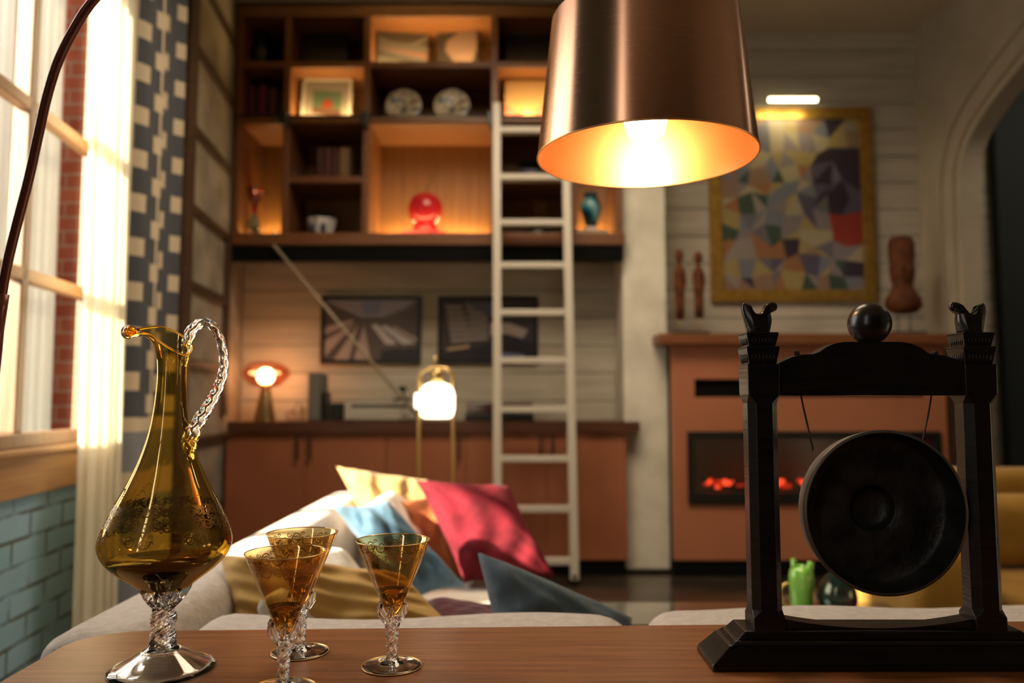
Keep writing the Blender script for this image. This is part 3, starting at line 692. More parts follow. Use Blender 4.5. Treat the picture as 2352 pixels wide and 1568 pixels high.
# column D plants
t = shelf_thing('potted_plant', 'small blue-grey pot with trailing dark leaves behind the ladder top', 'plant', 1218, ZM)
c0 = Vector((V(1218, 380, YO).x, YO, ZM)); s_ = PX(1, 380, YO)
part('pot', MB().lathe([(.001,0),(22*s_,0),(27*s_,30*s_),(24*s_,30*s_),(.001,26*s_)], c0, 28), mat('blue_grey_glaze', (.12,.12,.16), .4), t)
part('foliage', leafy(MB(), c0+Vector((0,0,24*s_)), 45*s_, 32*s_, 60, rr, .018), bpy.data.materials['dark_leaf'], t)
t = shelf_thing('potted_plant', 'dark low bowl of leaves in the compartment behind the second ladder rung', 'plant', 1235, ZB)
c0 = Vector((V(1235, 500, YO).x, YO, ZB)); part('bowl', MB().lathe([(.001,0),(22*s_,0),(34*s_,16*s_),(31*s_,16*s_),(.001,12*s_)], c0, 28), mat('dark_bowl', (.02,.03,.03), .4), t)
part('foliage', leafy(MB(), c0+Vector((0,0,12*s_)), 50*s_, 32*s_, 70, rr, .016), bpy.data.materials['dark_leaf'], t)
# teal vase on a pale book
bk = V(1360, 528, YF+.13)
t = thing('book', 'pale pink book lying flat under the teal vase', 'book', (bk.x, YF+.13, ZB))
part('cover', MB().box(bk.x-.108, bk.x+.100, YF+.05, YF+.24, ZB+.0005, ZB+.005).box(bk.x-.108, bk.x+.100, YF+.05, YF+.24, ZB+.029, ZB+.033).box(bk.x-.108, bk.x-.103, YF+.05, YF+.24, ZB+.005, ZB+.029), mat('pink_cover', (.55,.28,.20), .5), t)
part('pages', MB().box(bk.x-.103, bk.x+.097, YF+.054, YF+.236, ZB+.005, ZB+.029), M_pages, t)
t = thing('teal_vase', 'teal blown-glass vase on a small white foot, standing on the pale pink book', 'vase', (bk.x, YF+.14, ZB+.033))
c0 = Vector((bk.x-.005, YF+.14, ZB+.0335)); s_ = PX(1, 480, YF+.14)
tm = mat('teal_glaze', (.01,.16,.20), .12); nz_ = N(tm, 'ShaderNodeTexWave', bands_direction='DIAGONAL'); nz_.inputs['Scale'].default_value = 3.2; nz_.inputs['Distortion'].default_value = 1.5
L(tm, coord(tm, src='Object'), nz_.inputs[0]); L(tm, ramp(tm, nz_.outputs[0], [(.3, (.004,.03,.04)), (.6, (.01,.20,.28)), (.85, (.16,.34,.36))]), tm.node_tree.nodes['Principled BSDF'].inputs['Base Color'])
part('body', MB().lathe([(.001,14*s_),(12*s_,14*s_),(15*s_,25*s_),(22*s_,45*s_),(25*s_,60*s_),(20*s_,74*s_),(14*s_,82*s_),(16*s_,92*s_),(12*s_,92*s_),(8*s_,80*s_),(.001,60*s_)], c0, 32), tm, t)
part('foot', MB().lathe([(.001,0),(13*s_,0),(14*s_,4*s_),(11*s_,14*s_),(.001,15*s_)], c0, 28), pw, t)

# ================================================================== CUPBOARDS UNDER THE BOOKCASE
YC = 4.80
cz = lambda v: V(1000, v, YC).z
def cxx(u, v=1100): return V(u, v, YC).x
cb = thing('sideboard', 'long built-in terracotta sideboard of five doors under a dark wood top', 'sideboard', (cxx(980), YC, 0))
zt1, zt0 = cz(968), cz(992); zdb = cz(1286); lx, rx = LW(YC)+.02, cxx(1440)
xw = V(1468, 980, YC).x
link('worktop', MB().prism([(x_, y_, zt0) for x_, y_ in ((LW(YC)+.035, YC-.03), (xw, YC-.03), (xw, 4.865), (xl-.012, 4.865), (xl-.012, WB-.02), (LW(YC)+.035, WB-.02))], (0, 0, zt1-zt0)), M['slab'], cb, .004)
link('body', MB().box(lx+.05, xl-.014, YC+.022, WB-.02, zdb-.02, zt0), M['terracotta'], cb)
link('plinth', MB().box(lx+.05, xl-.014, YC+.012, WB-.02, 0, zdb-.004), M['blackmat'], cb)
ed = [cxx(516)] + [cxx(u) for u in (699, 887, 1070, 1255)] + [rx]
for i in range(5):
    d = link('door', MB().box(ed[i]+.0015, ed[i+1]-.0015, YC, YC+.02, zdb, zt0-.004), M['terracotta'], cb, .002)
    hx = {0: ed[1]-.04, 1: ed[1]+.035, 2: ed[3]-.04, 3: ed[4]-.035, 4: ed[4]+.035}[i]
    h0, h1 = cz(1056), cz(998)
    link('handle', MB().box(hx-.008, hx+.008, YC-.028, YC-.016, h0, h1).box(hx-.005, hx+.005, YC-.018, YC+.002, h0+.02, h0+.03).box(hx-.005, hx+.005, YC-.018, YC+.002, h1-.03, h1-.02), mat('dark_bronze_handle', (.08,.03,.02), .5, .3), d, .002)
ZC = zt1 + .0005
# rose glass table lamp
YT = YC+.14; c0 = Vector((V(608, 960, YT).x, YT, ZC)); s_ = PX(1, 900, YT)
def zrow(v): return V(608, v, YT).z
t = thing('table_lamp', 'rose glass saucer lamp with a glowing bulb on a golden cone base', 'lamp', c0)
part('base', MB().lathe([(.001,0),(25*s_,0),(25*s_,.004),(10*s_,zrow(884)-ZC),(8*s_,zrow(880)-ZC),(.001,zrow(880)-ZC)], c0, 40), mat('satin_gold', (.55,.40,.20), .26, 1), t)
bb = Vector((c0.x, YT, zrow(864)))
part('bulb', MB().ball(bb, 19*s_, 24), emit('warm_bulb', (1,.66,.33), 26), t)
part('glass_shade', MB().lathe([(10*s_,-26*s_),(30*s_,-22*s_),(50*s_,-6*s_),(56*s_,6*s_),(52*s_,18*s_),(34*s_,30*s_),(12*s_,34*s_)], bb, 44), thin_glass('rose_glass', (.95,.66,.52), (.75,.32,.20), .03), t)
light('table_lamp_glow', 'POINT', bb+Vector((0,.055,.0)), 5, (1,.56,.26), .05)
# wire ornament
mb = MB(); c1 = V(672, 960, YT+.05); c1.z = ZC
for i, (dx, rz, r_) in enumerate(((0,.6,.030),(.035,-.5,.036),(.062,1.4,.028),(-.022,.2,.02))):
    q = []
    for k in range(28):
        a = 2*PI*k/28; q.append((c1.x+dx+math.cos(a)*r_*math.cos(rz), c1.y+math.cos(a)*r_*math.sin(rz), ZC+.003+r_*1.5*(1+math.sin(a))*(1 if i else .6)))
    mb.tube(q, .0028, 8, closed=True)
tag(link('wire_ornament', mb, mat('dark_copper_wire', (.16,.07,.04), .4, .8)), 'looped dark wire ornament between the rose lamp and the grey speaker', 'ornament')
# grey narrow speaker
a = V(706, 960, YC+.10); b_ = V(734, 960, YC+.10); zt_ = V(720, 857, YC+.1).z
t = thing('speaker', 'narrow tall grey speaker beside the wire ornament', 'speaker', ((a.x+b_.x)/2, YC+.1, ZC))
part('case', MB().box(a.x, b_.x, YC+.10, YC+.32, ZC, zt_), mat('grey_case', (.13,.125,.11), .6), t, .004)
part('grille', MB().box(a.x+.006, b_.x-.006, YC+.095, YC+.101, ZC+.01, zt_-.01), mat('grey_cloth', (.16,.155,.14), .9), t, .002)
# black audio boxes
for u0, u1, v0, lab in ((738, 749, 900, 'slim upright black device right of the grey speaker'), (756, 788, 925, 'squat black speaker cube left of the silver receiver')):
    a = V(u0, 960, YC+.12); b_ = V(u1, 960, YC+.12); z1 = V(u0, v0, YC+.12).z
    t = thing('black_speaker', lab, 'speaker', ((a.x+b_.x)/2, YC+.12, ZC))
    part('case', MB().box(a.x, b_.x, YC+.12, YC+.25, ZC, z1), M['black'], t, .004)
    part('cone', MB().lathe([(.001,0),((b_.x-a.x)*.2,.0),((b_.x-a.x)*.36,-.008),(.001,-.004)], ((a.x+b_.x)/2, YC+.121, (ZC+z1)/2), 24, tilt=Matrix.Rotation(-PI/2, 3, 'X') @ Matrix.Diagonal((1,1,-1))), M['blackmat'], t)
# silver receiver
a = V(790, 960, YC+.06); b_ = V(953, 960, YC+.06); z1 = V(860, 921, YC+.06).z
t = thing('receiver', 'silver stereo receiver on the dark sideboard top', 'stereo', ((a.x+b_.x)/2, YC+.06, ZC))
sil = mat('brushed_silver', (.50,.47,.42), .38, .6)
part('case', MB().box(a.x, b_.x, YC+.07, YC+.36, ZC+.008, z1), sil, t, .004)
part('faceplate', MB().box(a.x+.002, b_.x-.002, YC+.058, YC+.071, ZC+.010, z1-.002), sil, t, .003)
wd_ = b_.x-a.x
part('dial_window', MB().box(a.x+wd_*.10, b_.x-wd_*.10, YC+.054, YC+.059, z1-.040, z1-.020), mat('dial', (.05,.045,.035), .3), t)
for i in range(9): part('button', MB().box(a.x+wd_*(.12+.065*i), a.x+wd_*(.15+.065*i), YC+.050, YC+.059, ZC+.040, ZC+.056), sil, t, .001)
part('knob', MB().lathe([(.001,0),(.018,0),(.017,.018),(.001,.019)], (a.x+wd_*.86, YC+.058, ZC+.045), 28, tilt=Matrix.Rotation(PI/2, 3, 'X')), sil, t)
for dx in (.03, wd_-.03): part('foot', MB().lathe([(.001,0),(.012,0),(.012,.009),(.001,.009)], (a.x+dx, YC+.12, ZC), 16), M['black'], t)
# dark little bonsai on the receiver
c1 = Vector((V(925, 920, YC+.2).x, YC+.2, z1+.0005)); t = thing('bonsai', 'small dark bonsai tree standing on the silver receiver', 'plant', c1)
part('pot', MB().lathe([(.001,0),(.05,0),(.058,.016),(.054,.018),(.001,.014)], c1, 28), M['blackmat'], t)
part('trunk', MB().tube([c1+Vector((0,0,.012)), c1+Vector((.012,0,.04)), c1+Vector((-.004,.004,.07))], [.009,.007,.005], 10), M['darkwood'], t)
part('foliage', leafy(MB(), c1+Vector((0,0,.055)), .055, .045, 90, rr, .01), bpy.data.materials['dark_leaf'], t)
# turntable
a = V(1068, 962, YC+.07); b_ = V(1226, 962, YC+.07); z1 = V(1100, 925, YC+.07).z
t = thing('turntable', 'dark turntable with a smoky red lid behind the ladder', 'record player', ((a.x+b_.x)/2, YC+.07, ZC))
part('plinth', MB().box(a.x, b_.x, YC+.07, YC+.40, ZC+.002, ZC+.045), M['black'], t, .004)
part('lid', MB().box(a.x+.012, b_.x-.006, YC+.08, YC+.39, ZC+.050, z1), mat('smoky_red_lid', (.06,.018,.014), .15), t, .006)
part('platter', MB().lathe([(.001,0),(.13,0),(.13,.006),(.001,.006)], ((a.x+b_.x)/2-.03, YC+.23, ZC+.044), 40), M['black'], t)
# pale slanting rod from the sideboard up to the shelf
tag(link('wooden_rod', MB().tube([V(962, 962, YC+.02)+Vector((0,0,.004)), V(628, 562, YF-.035)], .0085, 12), mat('pale_rod', (.36,.30,.22), .5)), 'pale thin rod slanting across the board wall up to the bookcase', 'rod')

# ================================================================== LADDER
lyb, lyt = 4.50, 4.74
def lad(u, v):
    # depth falls towards the foot
    k = min(1, max(0, (v-240)/(1350-240))); return V(u, v, lyt+(lyb-lyt)*k)
t = thing('ladder', 'white wooden library ladder leaning on the bookcase rail', 'ladder', V(1230, 1350, lyb))
lb = lambda k: (lad(1141, 240)*(1-k) + Vector((V(1143,1350,lyb).x, lyb, .0))*k)
rb = lambda k: (V(1297, 240, lyt)*(1-k) + Vector((V(1320,1350,lyb).x, lyb, .0))*k)
hw_ = PX(9.5, 800, 4.6)
for fn_ in (lb, rb):
    p0, p1 = fn_(0), fn_(.985); dz = (p1-p0).normalized(); ax = Vector((1,0,0)); ay = dz.cross(ax).normalized()
    part('rail', MB().obox((p0+p1)/2, ax*hw_, ay*.032, dz*((p1-p0).length/2)), M['white_paint'], t, .005)
    part('wheel', MB().lathe([(.001,-.016),(.030,-.016),(.034,0),(.030,.016),(.001,.016)], p1+Vector((0,.0,.018)), 24, tilt=Matrix.Rotation(PI/2, 3, 'Y')), M['blackmat'], t)
for v in (300, 408, 512, 610, 718, 828, 940, 1053, 1168, 1288):
    # find k whose row is v
    lo, hi = 0, 1
    for _ in range(30):
        k = (lo+hi)/2; p = lb(k); d = p-Vector((0,0,CAMZ)); f_ = d.y*ct+d.z*st; up = -d.y*st+d.z*ct
        if 784-F*up/f_ < v: lo = k
        else: hi = k
    a, b_ = lb(k), rb(k)
    part('rung', MB().box(a.x, b_.x, (a.y+b_.y)/2-.03, (a.y+b_.y)/2+.03, a.z-.018, a.z+.018), M['white_paint'], t, .004)

# ================================================================== FIREPLACE
YP = 4.76
fz = lambda v: V(1850, v, YP).z
fx = lambda u, v=1000: V(u, v, YP).x
t = thing('fireplace', 'terracotta fireplace surround with a vent slot and a wide electric fire', 'fireplace', (fx(1860), YP, 0))
X0, X1 = fx(1546), fx(2176)
gx0, gx1, gz0, gz1 = fx(1577), fx(2158), fz(1157), fz(990)
vx0, vx1, vz0, vz1 = fx(1597), fx(2130), fz(912), fz(870)
zt_, zb_ = fz(792), fz(1286)
sb = MB()
for q in ((X0, X1, vz1, zt_), (X0, vx0, vz0, vz1), (vx1, X1, vz0, vz1), (X0, X1, gz1, vz0), (X0, gx0, gz0, gz1), (gx1, X1, gz0, gz1), (X0, X1, zb_, gz0)):
    sb.box(q[0], q[1], YP, YP+.05, q[2], q[3])
sb.box(X0, X0+.04, YP+.05, WB-.02, zb_, zt_).box(X1-.04, X1, YP+.05, WB-.02, zb_, zt_)
part('surround', sb, M['terracotta_fp'], t)
part('gap_shade_panel', MB().box(xr+.004, X0-.001, YP+.07, WB-.02, 0, zt_), M['blackmat'], t)  # black panel standing in for the shade between column and surround
part('plinth', MB().box(X0+.0, X1-.02, YP+.006, WB-.02, 0, zb_-.001), M['blackmat'], t)
part('vent', MB().box(vx0, vx1, YP+.03, YP+.05, vz0, vz1), M['blackmat'], t)
bw = .045
fb = MB().box(gx0, gx1, YP-.02, YP+.03, gz1-.045, gz1).box(gx0, gx1, YP-.02, YP+.03, gz0, gz0+.07).box(gx0, gx0+.04, YP-.02, YP+.03, gz0+.07, gz1-.045).box(gx1-.04, gx1, YP-.02, YP+.03, gz0+.07, gz1-.045)
ins = part('firebox', fb, M['black'], t, .004)
link('firebox_liner', MB().box(gx0+.02, gx1-.02, YP+.28, YP+.30, gz0, gz1).box(gx0+.02, gx1-.02, YP+.03, YP+.28, gz0+.03, gz0+.05).box(gx0+.02, gx1-.02, YP+.03, YP+.28, gz1-.03, gz1-.02), mat('dark_grey_liner', (.035,.035,.035), .7), ins)
link('glass_front', MB().box(gx0+.04, gx1-.04, YP+.004, YP+.008, gz0+.07, gz1-.045), thin_glass('fire_glass', (.75,.75,.75), (.5,.5,.5), .0, rough=.3), ins)
em = MB(); rr = random.Random(9); e_hot = emit('hot_ember', (1,.07,.02), 3.2); e_dim = emit('dim_ember', (1,.04,.01), 1.0); coal = mat('coal', (.01,.008,.008), .9)
for i in range(95):
    x = rr.uniform(gx0+.12, gx1-.12); r_ = rr.uniform(.009, .024)
    u_n = (x-gx0)/(gx1-gx0); hot = abs(math.sin(u_n*9.5+.6)) > .55
    em.ball((x, YP+rr.uniform(.08,.18), gz0+.085+rr.uniform(0,.045 if hot else .012)), r_, 10, (rr.choice([0,0,1]) if hot else 1) if rr.random() < .8 else 2, (1.2,1,.9))
link('embers', em, [e_hot, e_dim, coal], ins)
light('fire_glow', 'AREA', ((gx0+gx1)/2, YP+.10, gz0+.12), 1.2, (1,.12,.03), .9, .05, target=((gx0+gx1)/2, YP+.3, gz0+.3))
ZMt = V(1850, 765, YP-.08).z; ZMb = V(1850, 790, YP-.08).z
part('mantel', MB().box(V(1512, 778, YP-.08).x, V(2212, 778, YP-.08).x, YP-.08, WB-.003, ZMb, ZMt), M['mantelwood'], t, .006)
# slim carved figures
ZK = ZMt+.0005; YK = YP+.10
t = thing('stand_block', 'small black plinth block carrying the two slim carved figures', 'stand', (V(1585,760,YK).x, YK, ZK))
part('block', MB().box(V(1545,760,YK).x, V(1626,760,YK).x, YK-.05, YK+.05, ZK, ZK+.022), M['blackmat'], t, .003)
for (u, v0, v1, lean_, lab) in ((1562, 572, 735, -.02, 'slim carved wooden figure on a pin, at the left end of the mantel'), (1606, 577, 732, .03, 'slim carved wooden figure on a pin, next to the gilded frame')):
    a = V(u, v1, YK); zt_2 = V(u, v0, YK).z; H = zt_2-a.z; s_ = PX(1, 650, YK)
    t = thing('carved_figure', lab, 'figurine', (a.x, YK, ZK+.022), 'slim carved figures on the mantel')
    pr = [(.002,0),(9*s_,.02*H),(10*s_,.2*H),(11*s_,.45*H),(12*s_,.62*H),(10*s_,.72*H),(4.5*s_,.78*H),(4*s_,.81*H),(9*s_,.86*H),(10*s_,.92*H),(7*s_,.98*H),(.002,H)]
    part('body', MB().lathe(pr, (a.x, YK, a.z), 20, fn=lambda z, th: 1+.10*math.cos(2*th)+.05*math.sin(60*z)), M['carved'], t)
    for sgn in (-1, 1): link('arm', MB().tube([(a.x+sgn*11*s_, YK-.004, a.z+.68*H), (a.x+sgn*12.5*s_, YK-.01, a.z+.52*H), (a.x+sgn*7*s_, YK-.024, a.z+.40*H)], [.008,.007,.005], 8), M['carved'], t)
    part('pin', MB().tube([(a.x, YK, ZK+.021), (a.x, YK, a.z+.01)], .003, 8), M['brass'], t)
# totem
u, v0, v1 = 2076, 542, 722; a = V(u, v1, YK); H = V(u, v0, YK).z-a.z; s_ = PX(1, 650, YK)
t = thing('carved_totem', 'broad carved red-brown wooden head totem on pins at the right end of the mantel', 'figurine', (a.x, YK, ZK))
part('body', MB().lathe([(.002,0),(26*s_,.02*H),(40*s_,.10*H),(38*s_,.20*H),(26*s_,.30*H),(22*s_,.38*H),(26*s_,.46*H),(28*s_,.60*H),(25*s_,.64*H),(28*s_,.72*H),(28*s_,.90*H),(24*s_,.97*H),(12*s_,H),(.002,H)], (a.x, YK, a.z), 32, fn=lambda z, th: (1+.06*math.cos(4*th)+.03*math.cos(9*th))*(.78+.22*abs(math.cos(th)))), M['carved'], t)
f0 = Vector((a.x, YK-24*s_, a.z+.52*H))
part('face', MB().ball(f0+Vector((0,-.002,0)), 6*s_, 14, 0, (.8,1,1.9)).ball(f0+Vector((-12*s_,0,9*s_)), 5*s_, 12).ball(f0+Vector((12*s_,0,9*s_)), 5*s_, 12).ball(f0+Vector((0,0,-15*s_)), 8*s_, 14, 0, (1.2,.7,.5)), M['carved'], t)
for du in (-14, 14): part('pin', MB().tube([(a.x+du*s_, YK, ZK+.01), (a.x+du*s_, YK, a.z+.03)], .004, 8), M['black'], t)
part('base', MB().box(a.x-34*s_, a.x+42*s_, YK-.05, YK+.05, ZK, ZK+.022), M['blackmat'], t, .003)

# ================================================================== BRASS FLOOR LAMP
YLp = 3.5
t = thing('floor_lamp', 'brass floor lamp with a glowing white globe in a rounded tube frame', 'lamp', (V(1003,900,YLp).x, YLp, 0))
xl_, xr_ = V(963, 900, YLp).x, V(1041, 900, YLp).x; zt_ = V(1003, 846, YLp).z; xm = (xl_+xr_)/2
rc = .045; pth = [(xl_, YLp, .02)]
pth += [(xl_, YLp, z_) for z_ in (.4, .8, zt_-rc)]
for k in range(1, 7): a_ = PI/2*k/6; pth.append((xl_+rc*(1-math.cos(a_)), YLp, zt_-rc+rc*math.sin(a_)))
for k in range(0, 7): a_ = PI/2*k/6; pth.append((xr_-rc*(1-math.sin(a_)), YLp, zt_-rc+rc*math.cos(a_)))
pth += [(xr_, YLp, z_) for z_ in (.8, .4, .02)]
part('frame', MB().tube(pth, .0085, 12), M['brass'], t)
gc = V(1004, 920, YLp); gr_ = PX(41, 920, YLp)
part('globe', MB().lathe([(.001,-gr_*1.0),(gr_*.70,-gr_*.98),(gr_*.92,-gr_*.82),(gr_,-gr_*.45),(gr_,.3*gr_),(gr_*.92,gr_*.62),(gr_*.7,gr_*.88),(gr_*.4,gr_*1.0),(.001,gr_*1.02)], gc, 40), emit('opal_globe', (1,.86,.60), 3.8), t)
part('socket', MB().lathe([(.001,0),(.028,0),(.026,.05),(.018,.062),(.001,.062)], (gc.x, YLp, gc.z+gr_*.98), 28), M['brass'], t)
part('knob', MB().lathe([(.001,0),(PX(18,900,YLp),0),(PX(18,900,YLp),PX(10,900,YLp)),(.001,PX(12,900,YLp))], (gc.x-gr_*.98, YLp, gc.z), 28, tilt=Matrix.Rotation(-PI/2, 3, 'Y')), bpy.data.materials['opal_globe'], t)
part('stem', MB().tube([(gc.x-.01, YLp, zt_), (gc.x-.01, YLp, zt_+.055)], .004, 8), M['brass'], t)
part('base', MB().box(xl_-.05, xr_+.05, YLp-.12, YLp+.12, 0, .02), M['brass'], t, .006)

# ================================================================== SOFA
ZSE = .45; ZTOP = .70
def cushion(name, label, cat, corners, th, matl, seed=0, group=None, pinch=.06, bulge=None, wr=.004, nn=44, side=1, parent=None, seam=None):
    P = [Vector(c) for c in corners]     # TL, TR, BR, BL
    n0 = ((P[1]-P[0]).cross(P[3]-P[0])+(P[1]-P[2]).cross(P[3]-P[2])*-1).normalized()
    rr = random.Random(seed); ph = [rr.uniform(0,6) for _ in range(6)]
    ctr = sum(P, Vector())/4; W = (P[1]-P[0]).length
    def surf(s):
        def f(a, c):
            x = a*2-1; y = c*2-1
            px_ = x*(1-pinch*(1-y*y)); py_ = y*(1-pinch*(1-x*x))
            A, Cc = (px_+1)/2, (py_+1)/2
            p = P[0]*(1-A)*(1-Cc)+P[1]*A*(1-Cc)+P[2]*A*Cc+P[3]*(1-A)*Cc
            e = max(0, (1-x**4)*(1-y**4))**.5
            h = th/2*e**.8*(1+.10*math.sin(3*x+ph[0])*math.cos(2.3*y+ph[1]))
            wv = wr*e*(math.sin(9*x+5*y+ph[2]+2*math.sin(3*y+ph[4]))*.6 + math.sin(13*y-6*x+ph[3])*.4 + .8*math.sin(21*(x*math.cos(ph[5])+y*math.sin(ph[5]))+ph[1])*abs(x*y))
            return p + n0*s*(h+wv)
        return f
    mb = MB(); mb.grid(surf(1), nn, nn); k = len(mb.f); mb.grid(surf(-1), nn, nn)
    mb.f[k:] = [f[::-1] for f in mb.f[k:]]
    o = link(name, mb, matl, parent)
    bm = bmesh.new(); bm.from_mesh(o.data); bmesh.ops.remove_doubles(bm, verts=bm.verts, dist=.0004); bmesh.ops.recalc_face_normals(bm, faces=bm.faces); bm.to_mesh(o.data); bm.free()
    for p_ in o.data.polygons: p_.use_smooth = True
    if label: tag(o, label, cat, group)
    return o
def softbox(x0, x1, y0, y1, z0, z1, r, n=20, wav=.0, seed=0, topf=None):
    """rounded upholstered block"""
    mb = MB(); rr = random.Random(seed); ph = rr.uniform(0,6)
    c = Vector(((x0+x1)/2, (y0+y1)/2, (z0+z1)/2)); h = Vector(((x1-x0)/2, (y1-y0)/2, (z1-z0)/2))
    def proj(d):
        q = Vector([max(-h[i]+r, min(h[i]-r, d[i]*h[i]*1.0)) for i in range(3)])
        raw = Vector([d[i]*h[i] for i in range(3)])
        dd = raw-q
        return c + q + (dd.normalized()*r if dd.length > 1e-6 else dd)
    for ax in range(3):
        for s in (-1, 1):
            def f(a, b, ax=ax, s=s):
                d = [0,0,0]; d[ax] = s
                # concentrate samples towards the edges
                e = lambda t: math.sin((t-.5)*PI)
                d[(ax+1) % 3] = e(a)*s; d[(ax+2) % 3] = e(b)
                p = proj(Vector(d))
                if wav: p += Vector((0,0,1))*wav*math.sin(p.x*7+ph+p.y*5)*(1 if p.z > c.z else 0)
                if topf and p.z > c.z: p.z += topf(p.x, p.y)
                return p
            mb.grid(f, n, n)
    return mb
sf = thing('sectional_sofa', 'long greige fabric corner sofa behind the walnut table', 'sofa', (-.2, 1.9, 0))
XO = -.705
fab = M['sofa']
def welded(name, mb, m, parent, sub=0):
    o = link(name, mb, m, parent)
    bm = bmesh.new(); bm.from_mesh(o.data); bmesh.ops.remove_doubles(bm, verts=bm.verts, dist=.0005); bmesh.ops.recalc_face_normals(bm, faces=bm.faces); bm.to_mesh(o.data); bm.free()
    return o
XE = V(1476, 1435, 1.30).x; 
welded('side_back', softbox(XO, -.535, 1.155, 3.08, .12, ZTOP, .055, 22), fab, sf)
welded('back_frame', softbox(-.60, 2.05, 1.19, 1.33, .12, .655, .04, 22), fab, sf)
def bump1(x, y): return .012*math.sin((x+.3)*7) - .004
welded('back_cushion', softbox(-.53, XE, 1.19, 1.40, .42, .684, .070, 26, topf=lambda x, y: .006*math.sin(x*11+1.2)), fab, sf)
welded('back_cushion', softbox(XE+.010, 1.20, 1.19, 1.40, .42, .692, .055, 26, topf=lambda x, y: .004*min(1, max(0, (x-XE-.05)/.3))+.003*math.sin(x*16)), fab, sf)
welded('back_cushion', softbox(1.205, 2.05, 1.19, 1.40, .42, .692, .07, 22), fab, sf)
welded('seat_base', softbox(-.48, 2.05, 1.30, 2.10, .12, .30, .03, 16), fab, sf)
welded('seat_base', softbox(-.48, .08, 2.00, 3.08, .12, .30, .03, 16), fab, sf)
welded('seat_cushion', softbox(-.48, .24, 1.40, 2.16, .30, ZSE, .05, 22), fab, sf)
welded('seat_cushion', softbox(.25, 1.12, 1.40, 2.10, .30, ZSE, .05, 22), fab, sf)
welded('seat_cushion', softbox(1.13, 2.05, 1.40, 2.10, .30, ZSE, .05, 22), fab, sf)
welded('chaise_cushion', softbox(-.48, .09, 2.17, 3.08, .30, ZSE, .05, 22), M['sofa_pale'], sf)
for x, y in ((-.62,1.25),(1.95,1.25),(-.62,3.0),(.03,3.0),(1.95,2.0)):
    part('leg', MB().lathe([(.001,0),(.018,0),(.024,.13),(.001,.13)], (x, y, 0), 16), M['darkwood'], sf)
# loose side cushions of the sofa, pale linen
def quad3(a, b, c, d): return [V(*a), V(*b), V(*c), V(*d)]
def sidecush(y0, y1, lab, seed, ztop):
    x0 = -.485
    return cushion('sofa_back_cushion', lab, 'cushion', [(x0+.02,y1,ztop), (x0+.02,y0,ztop), (x0+.20,y0,ZSE+.02), (x0+.20,y1,ZSE+.02)], .13, M['sofa_pale'], seed, 'pale back cushions along the side of the sofa', .03, wr=.006)
sidecush(1.48, 1.97, 'plump pale back cushion on the left arm of the sofa, behind the amber glasses', 1, .675)
sidecush(2.44, 2.92, 'sunlit white back cushion at the far left of the sofa beside the honey cushion', 2, .715)

# scatter cushions
cushion('scatter_cushion', 'honey yellow cushion standing on its corner, topmost at the back of the sofa', 'cushion', quad3((772,1070,2.80),(985,1102,2.86),(1050,1300,2.80),(868,1275,2.72)), .13, M['gold_pale'], 3, wr=.012, pinch=.05)
cushion('scatter_cushion', 'rust orange cushion wedged between the honey and crimson cushions', 'cushion', quad3((905,1150,2.72),(1020,1130,2.74),(1105,1330,2.66),(985,1335,2.64)), .10, M['rust'], 4)
cushion('scatter_cushion', 'crimson velvet square cushion propped at the back of the sofa', 'cushion', quad3((955,1102,2.66),(1168,1116,2.70),(1276,1326,2.58),(1066,1338,2.54)), .14, M['red_vel'], 5, wr=.007, pinch=.05)
cushion('scatter_cushion', 'light steel blue velvet cushion in front of the crimson one', 'cushion', quad3((762,1158,2.28),(885,1146,2.36),(1068,1350,2.38),(940,1385,2.30)), .13, M['blue_vel'], 6, wr=.007, pinch=.10)
cushion('scatter_cushion', 'mustard brown cushion slumped on the sofa seat behind the amber glasses', 'cushion', quad3((505,1276,1.62),(930,1322,1.62),(1062,1460,1.56),(540,1480,1.54)), .13, M['gold_vel'], 7, wr=.011, pinch=.02)
cushion('scatter_cushion', 'dark maroon cushion lying low between the mustard and slate cushions', 'cushion', quad3((985,1382,1.66),(1160,1410,1.66),(1190,1470,1.54),(990,1470,1.54)), .06, M['maroon'], 8, wr=.0015)
cushion('scatter_cushion', 'slate blue cushion with one corner up, at the sofa gap', 'cushion', quad3((1096,1266,1.56),(1452,1418,1.56),(1440,1560,1.50),(1160,1540,1.50)), .12, M['denim'], 9, wr=.006, pinch=.01)

# ================================================================== COFFEE TABLE AND ITS THINGS
ZCT = .42
t = thing('coffee_table', 'low dark glass-topped coffee table beyond the sofa', 'table', (.85, 2.3, 0))
part('tabletop', MB().box(.22, 1.16, 2.24, 2.49, ZCT-.012, ZCT), mat('dark_mirror_glass', (.02,.018,.015), .05, 0, Coat_Weight=1.0, IOR=2.2), t, .003)
part('frame', MB().box(.23, 1.15, 2.25, 2.27, ZCT-.04, ZCT-.012).box(.23, 1.15, 2.46, 2.48, ZCT-.04, ZCT-.012).box(.23, .25, 2.27, 2.46, ZCT-.04, ZCT-.012).box(1.13, 1.15, 2.27, 2.46, ZCT-.04, ZCT-.012), M['brass'], t)
for x in (.235, 1.125):
    for y in (2.255, 2.455): part('leg', MB().box(x, x+.02, y, y+.02, 0, ZCT-.04), M['brass'], t)
YV = 2.36
c0 = Vector((V(1842, 1400, YV).x, YV, ZCT+.0005)); s_ = PX(1, 1350, YV)
t = thing('green_vase', 'bright green glass vase with pulled-up horns on the coffee table', 'vase', c0)
gg = mat('green_cased_glass', (.30,.72,.10), .10, 0, Transmission_Weight=.25, Coat_Weight=.6)
zv = lambda v: V(1842, v, YV).z - c0.z
